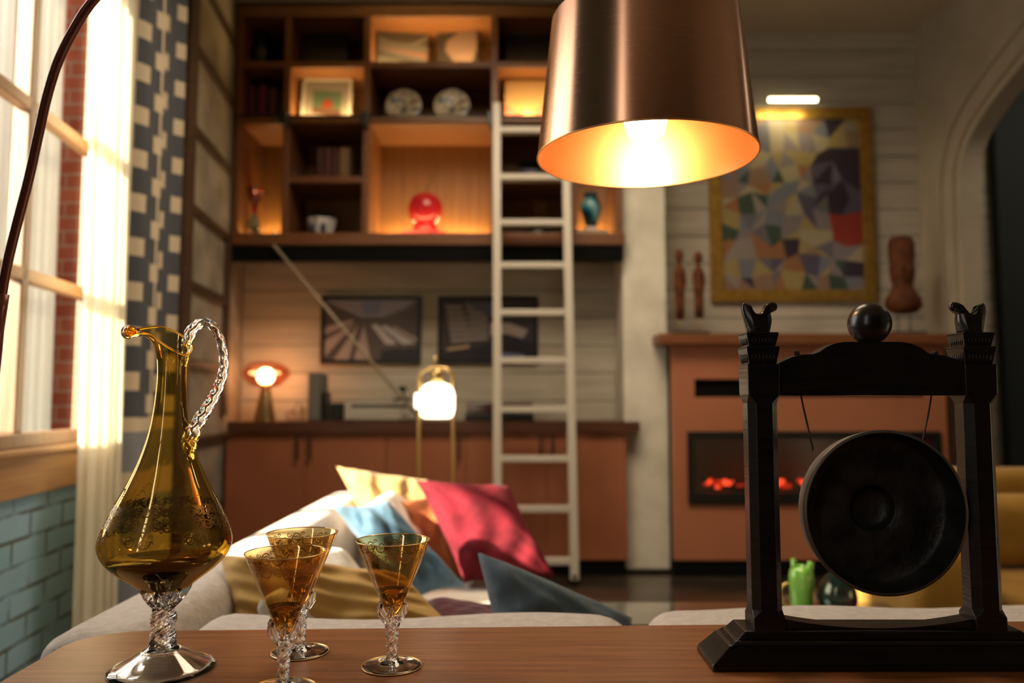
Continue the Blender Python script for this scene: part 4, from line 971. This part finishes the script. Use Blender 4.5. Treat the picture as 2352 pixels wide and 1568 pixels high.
part('body', MB().lathe([(.001,0),(22*s_,0),(25*s_,.01),(26*s_,zv(1360)),(28*s_,zv(1330)),(25*s_,zv(1310)),(15*s_,zv(1298)),(12*s_,zv(1300)),(.001,zv(1310))], c0, 32, fn=lambda z, a: 1+.05*math.cos(5*a+z*10)), gg, t)
for du, v1, r_ in ((-17, 1282, 7), (22, 1290, 9)):
    part('horn', MB().tube([c0+Vector((du*.7*s_,0,zv(1325))), c0+Vector((du*.9*s_,0,zv(1305))), c0+Vector((du*1.05*s_,-.003,zv(v1)))], [9*s_, r_*s_, r_*.8*s_], 14), gg, t)
c1 = Vector((V(1918, 1400, YV).x, YV-.02, ZCT+.0005)); s_ = PX(1, 1350, YV)
t = thing('iridescent_bottle', 'round dark iridescent glass bottle beside the green vase', 'vase', c1)
ir = mat('iridescent_glass', (.05,.055,.05), .08, .7); irn = N(ir, 'ShaderNodeTexNoise'); irn.inputs['Scale'].default_value = 12; L(ir, coord(ir, src='Object'), irn.inputs[0])
L(ir, ramp(ir, irn.outputs[0], [(.35, (.03,.07,.06)), (.5, (.10,.09,.06)), (.65, (.16,.04,.12))]), ir.node_tree.nodes['Principled BSDF'].inputs['Base Color'])
part('body', MB().lathe([(.001,0),(26*s_,0),(38*s_,14*s_),(44*s_,38*s_),(40*s_,62*s_),(26*s_,84*s_),(12*s_,98*s_),(9*s_,108*s_),(.001,108*s_)], c1, 40), ir, t)
part('neck', MB().lathe([(9*s_,104*s_),(8*s_,126*s_),(13*s_,134*s_),(11*s_,134*s_),(6*s_,124*s_)], c1, 28), mat('magenta_glass', (.18,.02,.08), .1, .4), t)
q = []
for k in range(40):
    a = 2*PI*k/40; q.append((c0.x-.012+math.cos(a)*.036, YV+.045+math.sin(a)*.012, ZCT+.040+math.sin(a)*.034))
tag(link('brass_ring', MB().tube(q, .0048, 10, closed=True), M['brass']), 'brass ring ornament standing behind the green vase', 'ornament')

# ================================================================== MUSTARD ARMCHAIR
t = thing('armchair', 'mustard velvet armchair at the right edge beyond the gong', 'armchair', (1.85, 2.95, 0))
def ch(name, *a, r=.05): welded(name, softbox(*a, r, 18), M['chair'], t)
ch('backrest', 1.35, 2.30, 3.02, 3.20, .20, V(2320,1078,3.02).z, r=.05)
ch('arm', 1.28, 1.45, 2.45, 3.05, .14, .64, r=.05)
ch('arm', 2.17, 2.34, 2.45, 3.05, .14, .64, r=.05)
ch('seat', 1.45, 2.17, 2.42, 3.03, .16, .44, r=.05)
ch('front_panel', 1.20, 1.46, 2.36, 2.50, .12, .60, r=.04)
for x, y in ((1.34,2.5),(2.26,2.5),(1.42,3.1),(2.26,3.1)): part('leg', MB().lathe([(.001,0),(.014,0),(.02,.16),(.001,.16)], (x, y, 0), 14), M['brass'], t)
ch('lumbar_cushion', 1.50, 2.12, 2.86, 3.02, .44, .70, r=.07)

# ================================================================== WALNUT TABLE
ZT_ = .73; rot = math.radians(2.2)
def rz(x, y, c=(0,1.11), a=rot): dx, dy = x-c[0], y-c[1]; return (c[0]+dx*math.cos(a)-dy*math.sin(a), c[1]+dx*math.sin(a)+dy*math.cos(a))
t = thing('walnut_table', 'walnut console table with rounded corner carrying the decanter, glasses and gong', 'table', (.3, .82, 0))
ol = []; x0, x1, y0, y1, r_ = -.575, 1.35, .50, 1.11, .075
for cx, cy, a0 in ((x1-r_, y1-r_, 0), (x0+r_, y1-r_, 90), (x0+r_, y0+r_, 180), (x1-r_, y0+r_, 270)):
    for k in range(11):
        a = math.radians(a0+9*k); ol.append((*rz(cx+r_*math.cos(a), cy+r_*math.sin(a)), ZT_-.028))
part('tabletop', MB().prism(ol, (0,0,.028)), M['table'], t, .003)
for x, y in ((-.50,.58),(-.50,1.03),(1.27,.58),(1.27,1.03)):
    X, Y_ = rz(x, y); part('leg', MB().lathe([(.001,0),(.014,0),(.024,ZT_-.028),(.001,ZT_-.028)], (X, Y_, 0), 18), M['slab'], t)
part('apron', MB().hexa([(*rz(-.48,.60),.64),(*rz(1.25,.60),.64),(*rz(1.25,1.0),.64),(*rz(-.48,1.0),.64),(*rz(-.48,.60),.702),(*rz(1.25,.60),.702),(*rz(1.25,1.0),.702),(*rz(-.48,1.0),.702)]), M['slab'], t)

# ================================================================== SCROLLWORK
def spiral(cx, cy, R, a0, turns, sgn=1, n=26):
    out = []
    for k in range(n+1):
        f_ = k/n; r_ = R*(1-f_)**.9+R*.06; a = a0+sgn*2*PI*turns*f_; out.append((cx+r_*math.cos(a), cy+r_*math.sin(a)))
    return out
def leaf(cx, cy, a, l_, w_):
    d = (math.cos(a), math.sin(a)); n_ = (-d[1], d[0])
    return [(cx,cy),(cx+d[0]*l_*.4+n_[0]*w_,cy+d[1]*l_*.4+n_[1]*w_),(cx+d[0]*l_,cy+d[1]*l_),(cx+d[0]*l_*.4-n_[0]*w_,cy+d[1]*l_*.4-n_[1]*w_)]
def ribbons(mb, lines, polys, surf, wd, m=0):
    for ln in lines:
        N_ = len(ln); vs = []
        for i, (x, y) in enumerate(ln):
            a = ln[max(0,i-1)]; b = ln[min(N_-1,i+1)]; tx, ty = b[0]-a[0], b[1]-a[1]; l_ = math.hypot(tx, ty) or 1
            w2 = wd*(1-.55*i/N_); nx, ny = -ty/l_*w2, tx/l_*w2
            vs += [surf(x+nx, y+ny), surf(x-nx, y-ny)]
        mb.add(vs, [(2*i, 2*i+1, 2*i+3, 2*i+2) for i in range(N_-1)], m)
    for p in polys: mb.add([surf(x, y) for x, y in p], [tuple(range(len(p)))], m)
def scroll_band(h, rep, k=1.0):
    lines, polys = [], []
    W = rep
    lines += [spiral(.22*W, .50*h, .30*h, PI*.9, 1.5), spiral(.22*W, .50*h, .30*h, PI*.9, .3, -1, 10), spiral(.70*W, .45*h, .34*h, 0, 1.5, -1), spiral(.47*W, .80*h, .15*h, PI, 1.2), spiral(.47*W, .18*h, .15*h, 0, 1.2), spiral(.92*W,.82*h,.12*h,PI,1.1,-1)]
    lines += [[(.0+W*f_, h*(.5+.36*math.sin(2*PI*f_+.6))) for f_ in [i/16 for i in range(17)]]]
    for a in (-.9,-.45,0,.45,.9): polys.append(leaf(.47*W, .30*h, PI/2+a, .34*h*(1-.25*abs(a)), .045*h))
    for a in (.4, 1.2, 2.2): polys.append(leaf(.05*W, .35*h, a, .3*h, .04*h))
    for a in (3.6, 4.4, 5.2): polys.append(leaf(.95*W, .62*h, a, .28*h, .04*h))
    return lines, polys

# ================================================================== GOBLETS
def goblet(loc):
    c = Vector(loc); t = thing('liqueur_glass', 'x', 'glass', c, 'amber liqueur glasses')
    H = .146
    rim = .0435; zc0 = .072
    # bowl: thin amber cone
    def R_(z): f_ = (z-zc0)/(H-zc0); return .0122+(rim-.0122)*f_**.93
    zs = [zc0+(H-zc0)*i/22 for i in range(23)]
    bowl = part('bowl', MB().lathe([(R_(z), z) for z in zs]+[(R_(H)+.0004, H+.0004), (R_(H)-.0006, H+.0006), (R_(H)-.0010, H)], c, 72), M['amber_thin'], t)
    # thick amber bottom
    link('bowl_base', MB().lathe([(.0004,.0565),(.0045,.0580),(.0088,.0640),(.0112,.0700),(R_(zc0+.006)-.0004,zc0+.006),(R_(zc0+.016)-.0004,zc0+.016),(R_(zc0+.016)-.0040,zc0+.014),(.0065,zc0+.004),(.0004,zc0)], c, 48), M['glass_amber'], bowl)
    link('rim_band', MB().tube([(c.x+rim*math.cos(2*PI*k/72), c.y+rim*math.sin(2*PI*k/72), c.z+H) for k in range(72)], .0006, 8, closed=True), M['gilt'], bowl)
    # scrolls
    sm = MB(); h = .0195; zb = H-.0235; nrep = 8; w_ = 2*PI*(R_(zb+.01))/nrep
    lines, polys = scroll_band(h, w_)
    for k in range(nrep):
        def sf_(x, y, k=k):
            z = zb+y; th = 2*PI*(k+x/w_)/nrep; r_ = R_(z)+.00025
            return (c.x+r_*math.cos(th), c.y+r_*math.sin(th), c.z+z)
        ribbons(sm, lines, polys, sf_, .00058)
    link('gilt_scrollwork', sm, M['gilt'], bowl)
    # petals and twisted stem
    tw = lambda z, a: 1+.13*math.cos(4*(a+z*130))+.05*math.cos(9*(a-z*200))
    link('stem', MB().lathe([(.0004,.006),(.0075,.0062),(.0068,.010),(.0056,.016),(.0054,.022),(.0058,.030),(.0066,.040),(.0078,.048),(.0088,.053),(.0072,.056),(.0004,.056)] if False else
        [(.0004,.0050)]+[(.0054+.0032*((z-.006)/.05)**1.5+(.002*max(0,1-(z-.006)/.006)), z) for z in [.006+.0505*i/70 for i in range(71)]]+[(.0004,.0567)], c, 40, fn=tw), M['glass_clear'], t)
    for k in range(6):
        a = 2*PI*k/6+.3; d = Vector((math.cos(a), math.sin(a), 0)); s2 = Vector((-d.y, d.x, 0))
        pth = [c+d*.0055+Vector((0,0,.048)), c+d*.0100+s2*.001+Vector((0,0,.0545)), c+d*.0148+s2*.003+Vector((0,0,.0625)), c+d*.0160+s2*.005+Vector((0,0,.0690)), c+d*.0138+s2*.0065+Vector((0,0,.0735))]
        link('petal', MB().tube(pth, [.0022,.0034,.0040,.0033,.0015], 12), M['glass_clear'], t)
    link('foot', MB().lathe([(.0004,.0052),(.011,.0040),(.020,.0018),(.030,.0006),(.0340,0),(.0348,.0006),(.0346,.0014),(.030,.0020),(.020,.0034),(.012,.0056),(.0075,.0085),(.0004,.0090)], c, 64), M['glass_clear'], t)
    link('foot_rim', MB().tube([(c.x+.0348*math.cos(2*PI*k/64), c.y+.0348*math.sin(2*PI*k/64), c.z+.0011) for k in range(64)], .00055, 8, closed=True), M['gilt'], t)
    return t
def on_table(u, v):
    b = (784-v)/F; rr_ = (st+b*ct)/(ct-b*st); Y = (ZT_-CAMZ)/rr_; p = V(u, v, Y); return Vector((p.x, p.y, ZT_+.0004))
g0 = goblet(on_table(900, 1530)); g0['label'] = 'amber liqueur glass with gilt scrolls standing alone right of the other two glasses'
g1 = copy_tree(g0); g1.location = on_table(689, 1498); g1.rotation_euler.z = 1.1; g1['label'] = 'amber liqueur glass half hidden behind the nearest one'
g2 = copy_tree(g0); g2.location = on_table(650, 1584); g2.rotation_euler.z = 2.3; g2['label'] = 'nearest amber liqueur glass, its foot cut by the bottom of the photo'

# ================================================================== DECANTER
c = on_table(372, 1537); YJ = c.y
t = thing('decanter', 'tall amber glass decanter with a twisted clear handle and etched band on the table', 'decanter', c)
def jz(v): return V(372, v, YJ).z - c.z
def jr(n, v): return PX(n, v, YJ)
prof = [(46,1352),(56,1346),(76,1330),(100,1312),(120,1294),(134,1276),(141,1260),(143.5,1246),(142,1232),(136,1212),(127,1190),(116,1166),(104,1142),(92,1118),(80,1092),(68,1064),(58,1036),(49,1006),(42,974),(37,940),(33.5,905),(31.5,872),(31.5,850),(33,826)]
pj = [(jr(n_, v_), jz(v_)) for n_, v_ in prof]
# smooth profile (Catmull-Rom)
def cr(p, s=4):
    q = []
    for i in range(len(p)-1):
        p0, p1, p2, p3 = p[max(i-1,0)], p[i], p[i+1], p[min(i+2,len(p)-1)]
        for k in range(s):
            t_ = k/s; q.append(tuple(.5*(2*p1[j]+(p2[j]-p0[j])*t_+(2*p0[j]-5*p1[j]+4*p2[j]-p3[j])*t_**2+(3*p1[j]-p0[j]-3*p2[j]+p3[j])*t_**3) for j in range(len(p1))))
    q.append(p[-1]); return q
pj = cr(pj, 4)
def Rj(z):
    for (r0, z0), (r1, z1) in zip(pj, pj[1:]):
        if z0 <= z <= z1: return r0+(r1-r0)*(z-z0)/(z1-z0+1e-9)
    return pj[-1][0]
NJ = 80; mb = MB(); vs = []
for r_, z_ in pj:
    for k in range(NJ):
        a = 2*PI*k/NJ; vs.append((c.x+r_*math.cos(a), c.y+r_*math.sin(a), c.z+z_))
# mouth rows: the rim is cut on a slant, high towards the spout on the left
ztop0 = pj[-1][1]; rtop = pj[-1][0]; sp_ = PX(1, 780, YJ)
ROWS = 16
for j in range(1, ROWS+1):
    f_ = j/ROWS
    for k in range(NJ):
        a = 2*PI*k/NJ; lf = (1+math.cos(a-2.62))/2        # high at the left and back, low at the right front
        h = (10+ 72*lf**.8)*sp_*f_
        grow = (5*f_*f_ + 5*f_)*sp_
        spout = max(0, -math.cos(a))**5*(46*max(0, f_-.45)**1.6/.55**1.6)*sp_
        cx = -14*sp_*f_*lf
        droop = -max(0, -math.cos(a))**5*(14*max(0, f_-.72)/.28)*sp_
        narrow = 1-.10*max(0, -math.cos(a))**2*f_
        vs.append((c.x+(rtop+grow+spout)*math.cos(a)+cx, c.y+(rtop+grow)*math.sin(a)*narrow, c.z+ztop0+h+droop))
nr = len(pj)+ROWS
mb.add(vs, [(i*NJ+k, i*NJ+(k+1) % NJ, (i+1)*NJ+(k+1) % NJ, (i+1)*NJ+k) for i in range(nr-1) for k in range(NJ)], 0, True)
body = part('body', mb, M['jug_thin'], t)
rimp = [Vector(q) for q in vs[-NJ:]]
link('lip', MB().tube(rimp, [.0010+.0012*max(0,-math.cos(2*PI*k/NJ))**3 for k in range(NJ)], 10, closed=True), M['glass_amber'], body)
tipv = rimp[NJ//2]
link('spout_curl', MB().tube([tipv+Vector((.012,-.010,-.001)), tipv+Vector((.004,-.006,.0)), tipv+Vector((-.001,0,0)), tipv+Vector((.004,.006,0)), tipv+Vector((.012,.010,-.001))], [.003,.0062,.0088,.0062,.003], 16), M['glass_amber'], body)
# liquor in the lower bowl
zl = jz(1262)
lq = [(max(.0004, r_-.0018), z_+.0008) for r_, z_ in pj if z_ < jz(1283)]
lq = [(.0004, pj[0][1]+.001)] + lq + [(.0004, lq[-1][1])]
link('liquor', MB().lathe(lq, c, 72), M['liquor'], t)
# etched lace band and lower scrolls
sm = MB(); rr = random.Random(3)
for row, (va, vb, nrep, wd) in enumerate(((1240,1205,14,.0006),(1207,1172,18,.0008),(1176,1150,20,.0008))):
    za, zb2 = jz(va), jz(vb); h = zb2-za; zm = (za+zb2)/2; w_ = 2*PI*Rj(zm)/nrep
    lines, polys = scroll_band(h, w_)
    for k in range(nrep):
        if row == 0 and k % 2: continue
        def sf_(x, y, k=k):
            z = za+y; th = 2*PI*(k+x/w_)/nrep; r_ = Rj(z)+.0003; return (c.x+r_*math.cos(th), c.y+r_*math.sin(th), c.z+z)
        ribbons(sm, lines, polys, sf_, wd)
for k in range(9):                                # arches with dots above the lace
    for i in range(17):
        f_ = i/16; z = jz(1150)+(jz(1116)-jz(1150))*math.sin(PI*f_); th = 2*PI*(k+.2+.6*f_)/9; r_ = Rj(z)+.0003
        p = Vector((c.x+r_*math.cos(th), c.y+r_*math.sin(th), c.z+z)); sm.ball(p, .0006, 6)
link('etched_band', sm, M['gilt_dark'], body)
# stem, collar petals, foot
tw = lambda z, a: 1+.15*math.cos(4*(a+z*75))+.04*math.cos(9*(a-z*120))
z1_, z0_ = jz(1372), jz(1482)
part('stem', MB().lathe([(.0004,z0_)]+[(jr(25,1430)+jr(8,1430)*max(0,(f_-.75)/.25)**2+jr(5,1430)*max(0,1-f_/.1), z0_+(z1_-z0_)*f_) for f_ in [i/90 for i in range(91)]]+[(.0004,z1_)], c, 48, fn=tw), M['glass_clear'], t)
for k in range(8):
    a = 2*PI*k/8; d = Vector((math.cos(a), math.sin(a), 0)); s2 = Vector((-d.y, d.x, 0)); q = lambda r__, v__, s__: c+d*jr(r__,1360)+s2*jr(s__,1360)+Vector((0,0,jz(v__)))
    part('petal', MB().tube([q(16,1392,-4), q(28,1376,0), q(40,1360,5), q(50,1347,11), q(55,1339,17)], [jr(8,1360),jr(11,1360),jr(11,1360),jr(8,1360),jr(3.5,1360)], 14), M['glass_clear'], t)
rf = jr(117, 1537)
part('foot', MB().lathe([(.0004,jz(1481)),(rf*.20,jz(1486)),(rf*.38,jz(1497)-.0015),(rf*.60,jz(1508)-.003),(rf*.84,jz(1524)-.0025),(rf*.965,.0004),(rf*.985,.0),(rf,.0012),(rf*.985,.0034),(rf*.85,jz(1524)+.001),(rf*.62,jz(1508)),(rf*.42,jz(1495)),(rf*.28,jz(1484)),(rf*.22,jz(1474)),(.0004,jz(1474))], c, 72), M['glass_clear'], t)
# twisted rope handle
hp = [(423,842),(427,812),(430,785),(440,760),(455,745),(472,741),(490,750),(504,774),(512,806),(514,840),(508,872),(494,905),(476,936),(458,964),(444,990),(436,1012),(434,1034),(440,1056)]
hr = [5,8,11,12,11,10,9.5,9.5,9.5,9.5,10,11,12,14,16,16,13,6]
hpts = cr([tuple(V(u, v, YJ)) + (r_,) for (u, v), r_ in zip(hp, hr)], 8)
part('handle', MB().tube([q[:3] for q in hpts], [jr(q[3], 880) for q in hpts], 20, fn=lambda l_, a: 1+.16*math.cos(5*a+l_*420)), M['glass_clear'], t)

# ================================================================== GONG
YG = .945
gz = lambda v, Y=YG: V(2000, v, Y).z
gxx = lambda u, v=1100: V(u, v, YG).x
eb = M['ebony']
t = thing('table_gong', 'black wooden table gong stand with bird finials and a hanging dark bronze gong', 'gong', (.434, .965, ZT_+.0004))
Zg = ZT_+.0004
pL, pR = .284, .545; pw = .037; yb0, yb1 = YG-.003, YG+.034
# stepped base
def frust(a, b, z0, z1, m=0):
    return [(a[0],a[2],z0),(a[1],a[2],z0),(a[1],a[3],z0),(a[0],a[3],z0),(b[0],b[2],z1),(b[1],b[2],z1),(b[1],b[3],z1),(b[0],b[3],z1)]
bl, br_ = .231, .640
yf0, yb_ = .928, 1.006
bm_ = MB()
bm_.hexa(frust((bl,br_,yf0,yb_),(bl,br_,yf0,yb_),Zg,Zg+.007)); bm_.hexa(frust((bl,br_,yf0,yb_),(bl+.022,br_-.022,yf0+.008,yb_-.006),Zg+.007,Zg+.027))
bm_.hexa(frust((bl+.024,br_-.024,yf0+.006,yb_-.006),(bl+.030,br_-.030,yf0+.009,yb_-.009),Zg+.027,Zg+.032)); bm_.hexa(frust((bl+.032,br_-.032,yf0+.011,yb_-.011),(bl+.042,br_-.042,yf0+.013,yb_-.014),Zg+.032,Zg+.042))
part('base', bm_, eb, t, .0015)
# concave lower rail
zr0 = Zg+.041; pts = [(pL+pw-.002, zr0), (pR+.002, zr0)]
for i in range(21):
    f_ = i/20; x = pR+.002+(pL+pw-.004-pR)*f_; pts.append((x, gz(1424)-.011*(1-(2*f_-1)**2)*1.0+.001))
part('lower_rail', MB().prism([(x, yb0+.006, z) for x, z in pts], (0,.024,0)), eb, t, .001)
zp0, zp1 = Zg+.040, gz(836)
def post(x):
    mb = MB(); cx, cy = x+pw/2, (yb0+yb1)/2
    def ring(z, h, cham):
        k = h-cham
        return [Vector((cx+a, cy+b, z)) for a, b in ((-k,-h),(k,-h),(h,-k),(h,k),(k,h),(-k,h),(-h,k),(-h,-k))]
    H2 = pw/2
    lv = [(zp0,H2,.0008),(gz(1418),H2,.0008),(gz(1402),H2-.0005,.0085),(gz(926),H2-.0005,.0085),(gz(905),H2+.0006,.0008),(zp1,H2+.001,.0008)]
    vs = []; 
    for z, h, cc_ in lv: vs += ring(z, h, cc_)
    fs = [(i*8+k, i*8+(k+1) % 8, (i+1)*8+(k+1) % 8, (i+1)*8+k) for i in range(len(lv)-1) for k in range(8)]
    fs += [tuple(range(8))[::-1], tuple(range(len(vs)-8, len(vs)))]
    mb.add(vs, fs); return mb
for x, mir in ((pL, 1), (pR, -1)):
    part('post', post(x), eb, t, .0008)
    cx, cy = x+pw/2, (yb0+yb1)/2
    z0 = zp1
    for (za, zb3, h0, h1) in ((zp1, gz(795), .0165, .0200), (gz(795), gz(763), .0160, .0195)):
        mb = MB(); mb.hexa(frust((cx-h0,cx+h0,cy-h0,cy+h0),(cx-h1,cx+h1,cy-h1,cy+h1),za,zb3-.0016)); mb.hexa(frust((cx-h1,cx+h1,cy-h1,cy+h1),(cx-h1*.98,cx+h1*.98,cy-h1*.98,cy+h1*.98),zb3-.0016,zb3))
        cap = part('fluted_cap', mb, eb, t, .0008)
        fl = MB()
        for k in range(7):
            for side in range(4):
                o_ = (-.72+1.44*k/6)
                za2, zb4 = za+.002, zb3-(zb3-za)*.42
                def P_(z):
                    h = h0+(h1-h0)*(z-za)/(zb3-za)
                    d_ = [(o_*h, -h), (h, o_*h), (-o_*h, h), (-h, -o_*h)][side]; return Vector((cx+d_[0], cy+d_[1], z))
                fl.tube([P_(za2), P_((za2+zb4)/2), P_(zb4)], [.0006,.0012,.0007], 6)
        link('fluting', fl, eb, cap)
    # bird finial: body as an extruded-and-rounded crescent
    zb5 = gz(763); q = lambda du, v: (cx+mir*du*PX(1,730,YG), gz(v))
    prof2 = [(-24,763),(-30,740),(-36,716),(-37,700),(-32,692),(-28,700),(-20,710),(-8,716),(2,716),(12,710),(24,697),(31,690),(40,692),(43,701),(38,712),(30,716),(31,735),(24,763)]
    pc = cr([q(*p) for p in prof2], 3)
    mb = MB(); W2 = .0135; LAY = 9; n_ = len(pc); vs = []
    mx_ = sum(p[0] for p in pc)/n_; mz_ = sum(p[1] for p in pc)/n_
    for j in range(LAY):
        f_ = -1+2*j/(LAY-1); s_ = (1-abs(f_)**3.2)*.42+.58; 
        for p in pc:
            hgt = max(0, (p[1]-zb5)/(gz(690)-zb5)); yw = W2*f_*(1-.62*hgt)
            vs.append((mx_+(p[0]-mx_)*s_, cy+yw, (zb5+(p[1]-zb5)*(1-(1-s_)*.25))))
    fs = [(j*n_+k, j*n_+(k+1) % n_, (j+1)*n_+(k+1) % n_, (j+1)*n_+k) for j in range(LAY-1) for k in range(n_)]
    mb.add(vs, fs, 0, True); mb.add(vs[:n_], [tuple(range(n_))[::-1]]); mb.add(vs[-n_:], [tuple(range(n_))])
    fin = part('bird_finial', mb, eb, t)
    hx_, hz_ = q(37, 701); link('bird_head', MB().ball((hx_, cy, hz_), .0052, 16, 0, (1,.9,1.15)), eb, fin)
    if mir == -1: pass
# crossbar
cbp = [(1786,908),(1786,836),(1800,829),(1820,820),(1845,814),(1870,813),(1884,808),(1900,797),(1918,789),(1940,785),(2008,784),(2076,785),(2098,789),(2118,798),(2134,810),(2146,814),(2172,816),(2196,823),(2212,831),(2226,838),(2226,908)]
part('crossbar', MB().prism([(gxx(u, 850), YG+.001, gz(v)) for u, v in cbp][::-1], (0,.026,0)), eb, t, .0015)
part('ball_finial', MB().ball((gxx(2008,741), YG+.013, gz(741)), PX(47.5,741,YG+.013), 40), eb, t)
# gong pan, open towards the table front
gc_ = Vector((.444, YG-.003, V(2034,1176,YG).z)); Rg = .0966
tl = Matrix.Rotation(-PI/2, 3, 'X')   # local z -> +Y
pan = [(Rg-.0025,0),(Rg-.0040,.010),(Rg-.0070,.030),(Rg-.0110,.0345),(.070,.036),(.050,.0350),(.029,.0352),(.0272,.0375),(.0262,.043),(.022,.0490),(.012,.0525),(.0003,.0535)]
back = [(.0003,.0558),(.013,.0548),(.0235,.0510),(.0285,.0445),(.0298,.0385),(.050,.0372),(.070,.0384),(Rg-.007,.0370),(Rg-.0035,.031),(Rg+.0,.010),(Rg+.0008,.0),(Rg-.0025,0)]
g = part('gong', MB().lathe(pan, gc_, 96, 0, tilt=tl).lathe(back[:8], gc_, 96, 0, tilt=tl).lathe(back[7:], gc_, 96, 1, tilt=tl), [M['bronze'], M['bronze_rim']], t)
for ut, ub, vb_, uk in ((1847, 1876, 1032, 1838), (2153, 2132, 1012, 2160)):
    a = Vector((gxx(ut, 908), YG+.012, gz(906))); b_ = Vector((gxx(ub, vb_), YG+.012, V(ub, vb_, YG).z))
    dv = b_-a
    part('cord', MB().tube([a+Vector((0,0,.003))]+[a+dv*f_ for f_ in (.25,.5,.75,1)]+[b_+dv*.03+Vector((0,.004,0))], .0011, 10, fn=lambda l_, an: 1+.18*math.cos(2*an+l_*2500)), M['cord'], t)
    k0 = Vector((gxx(uk, 808), YG+.012, gz(810)))
    mb = MB(); rr = random.Random(int(uk))
    for k in range(9):
        d = Vector((rr.uniform(-1,1), rr.uniform(-1,1), rr.uniform(-.4,1))).normalized()*.003
        mb.tube([k0-d, k0+Vector((rr.uniform(-1,1),rr.uniform(-1,1),rr.uniform(0,1)))*.0026, k0+d], .0013, 8)
    part('knot', mb, M['cord'], t)

# ================================================================== ARC LAMP
YA = 1.15
sc_ = Vector((V(1484, 362, YA).x, YA, V(1482, 362, YA).z)); ztp = V(1487, 50, YA).z
Hs = ztp-sc_.z; rb_, rt_ = .163, .1405
t = thing('arc_lamp', 'copper drum-shaded arc lamp on a curved oxblood arm over the table', 'lamp', (-.78, 1.02, 0))
shp = MB().lathe([(rb_,0),(rb_-(rb_-rt_)*.5,Hs*.5),(rt_,Hs)], sc_, 128, 0)
shp.lathe([(rt_,Hs),(rt_-.0016,Hs)], sc_, 128, 1); shp.lathe([(rt_-.0016,Hs),(rb_-.0016-(rb_-rt_)*.5,Hs*.5),(rb_-.0016,0)], sc_, 128, 1); shp.lathe([(rb_-.0016,0),(rb_,0)], sc_, 128, 1)
sh = part('lamp_shade', shp, [M['copper'], M['copper_in']], t)
link('rim_ring', MB().tube([(sc_.x+(rb_-.0004)*math.cos(2*PI*k/96), sc_.y+(rb_-.0004)*math.sin(2*PI*k/96), sc_.z) for k in range(96)], .0014, 8, closed=True), M['copper_in'], sh)
link('diffuser', MB().lathe([(.0005,Hs-.010),(rt_-.003,Hs-.010),(rt_-.003,Hs-.006),(.0005,Hs-.006)], sc_, 48), mat('inner_plate', (.8,.5,.3), .5, .6), sh)
bc_ = sc_+Vector((0,0,.058))
part('bulb', MB().lathe([(.0005,-.034),(.016,-.031),(.027,-.020),(.032,-.004),(.030,.012),(.022,.028),(.014,.042),(.013,.055),(.0005,.056)], bc_, 36), emit('bright_bulb', (1,.78,.46), 26), t)
light('shade_bulb_light', 'POINT', bc_+Vector((0,0,-.046)), 1.6, (1,.74,.42), .02)
part('bulb_holder', MB().lathe([(.0005,.054),(.017,.054),(.017,.085),(.010,Hs-.06),(.0005,Hs-.06)], bc_, 28), M['pole'], t)
px_ = [(0,712),(6,664),(18,600),(40,510),(66,410),(88,310),(108,222),(134,140),(172,64),(222,-8)]
arcp = [V(u, v, 1.06) for u, v in px_]
end = Vector((sc_.x, sc_.y, sc_.z+Hs+.02))
tailp = [Vector((-.50,1.07,1.72)), Vector((-.36,1.09,1.86)), Vector((-.18,1.11,1.93)), Vector((.0,1.13,1.92)), Vector((.13,1.145,1.84)), Vector((end.x-.015,1.15,1.74)), Vector((end.x,1.15,end.z+.03)), end, sc_+Vector((0,0,Hs-.03))]
full = cr([tuple(p) for p in arcp+tailp], 5)
part('arm', MB().tube(full, .0064, 16), M['pole'], t)
c_l = V(3, 675, 1.06); c_t = V(-6, 735, 1.06)
dn = (c_t-c_l).normalized()
part('collar', MB().tube([c_l-dn*.0, c_l+dn*.025, c_l+dn*.075], .0098, 18), M['pole'], t)
low_ = cr([tuple(c_l+dn*.02), tuple(c_l+dn*.2), (-.80,1.05,.75), (-.80,1.03,.35), (-.79,1.02,.02)], 5)
part('pole', MB().tube(low_, .0085, 16), M['pole'], t)
part('base', MB().lathe([(.0005,0),(.15,0),(.15,.018),(.03,.028),(.0005,.028)], (-.79, 1.02, 0), 48), M['pole'], t)
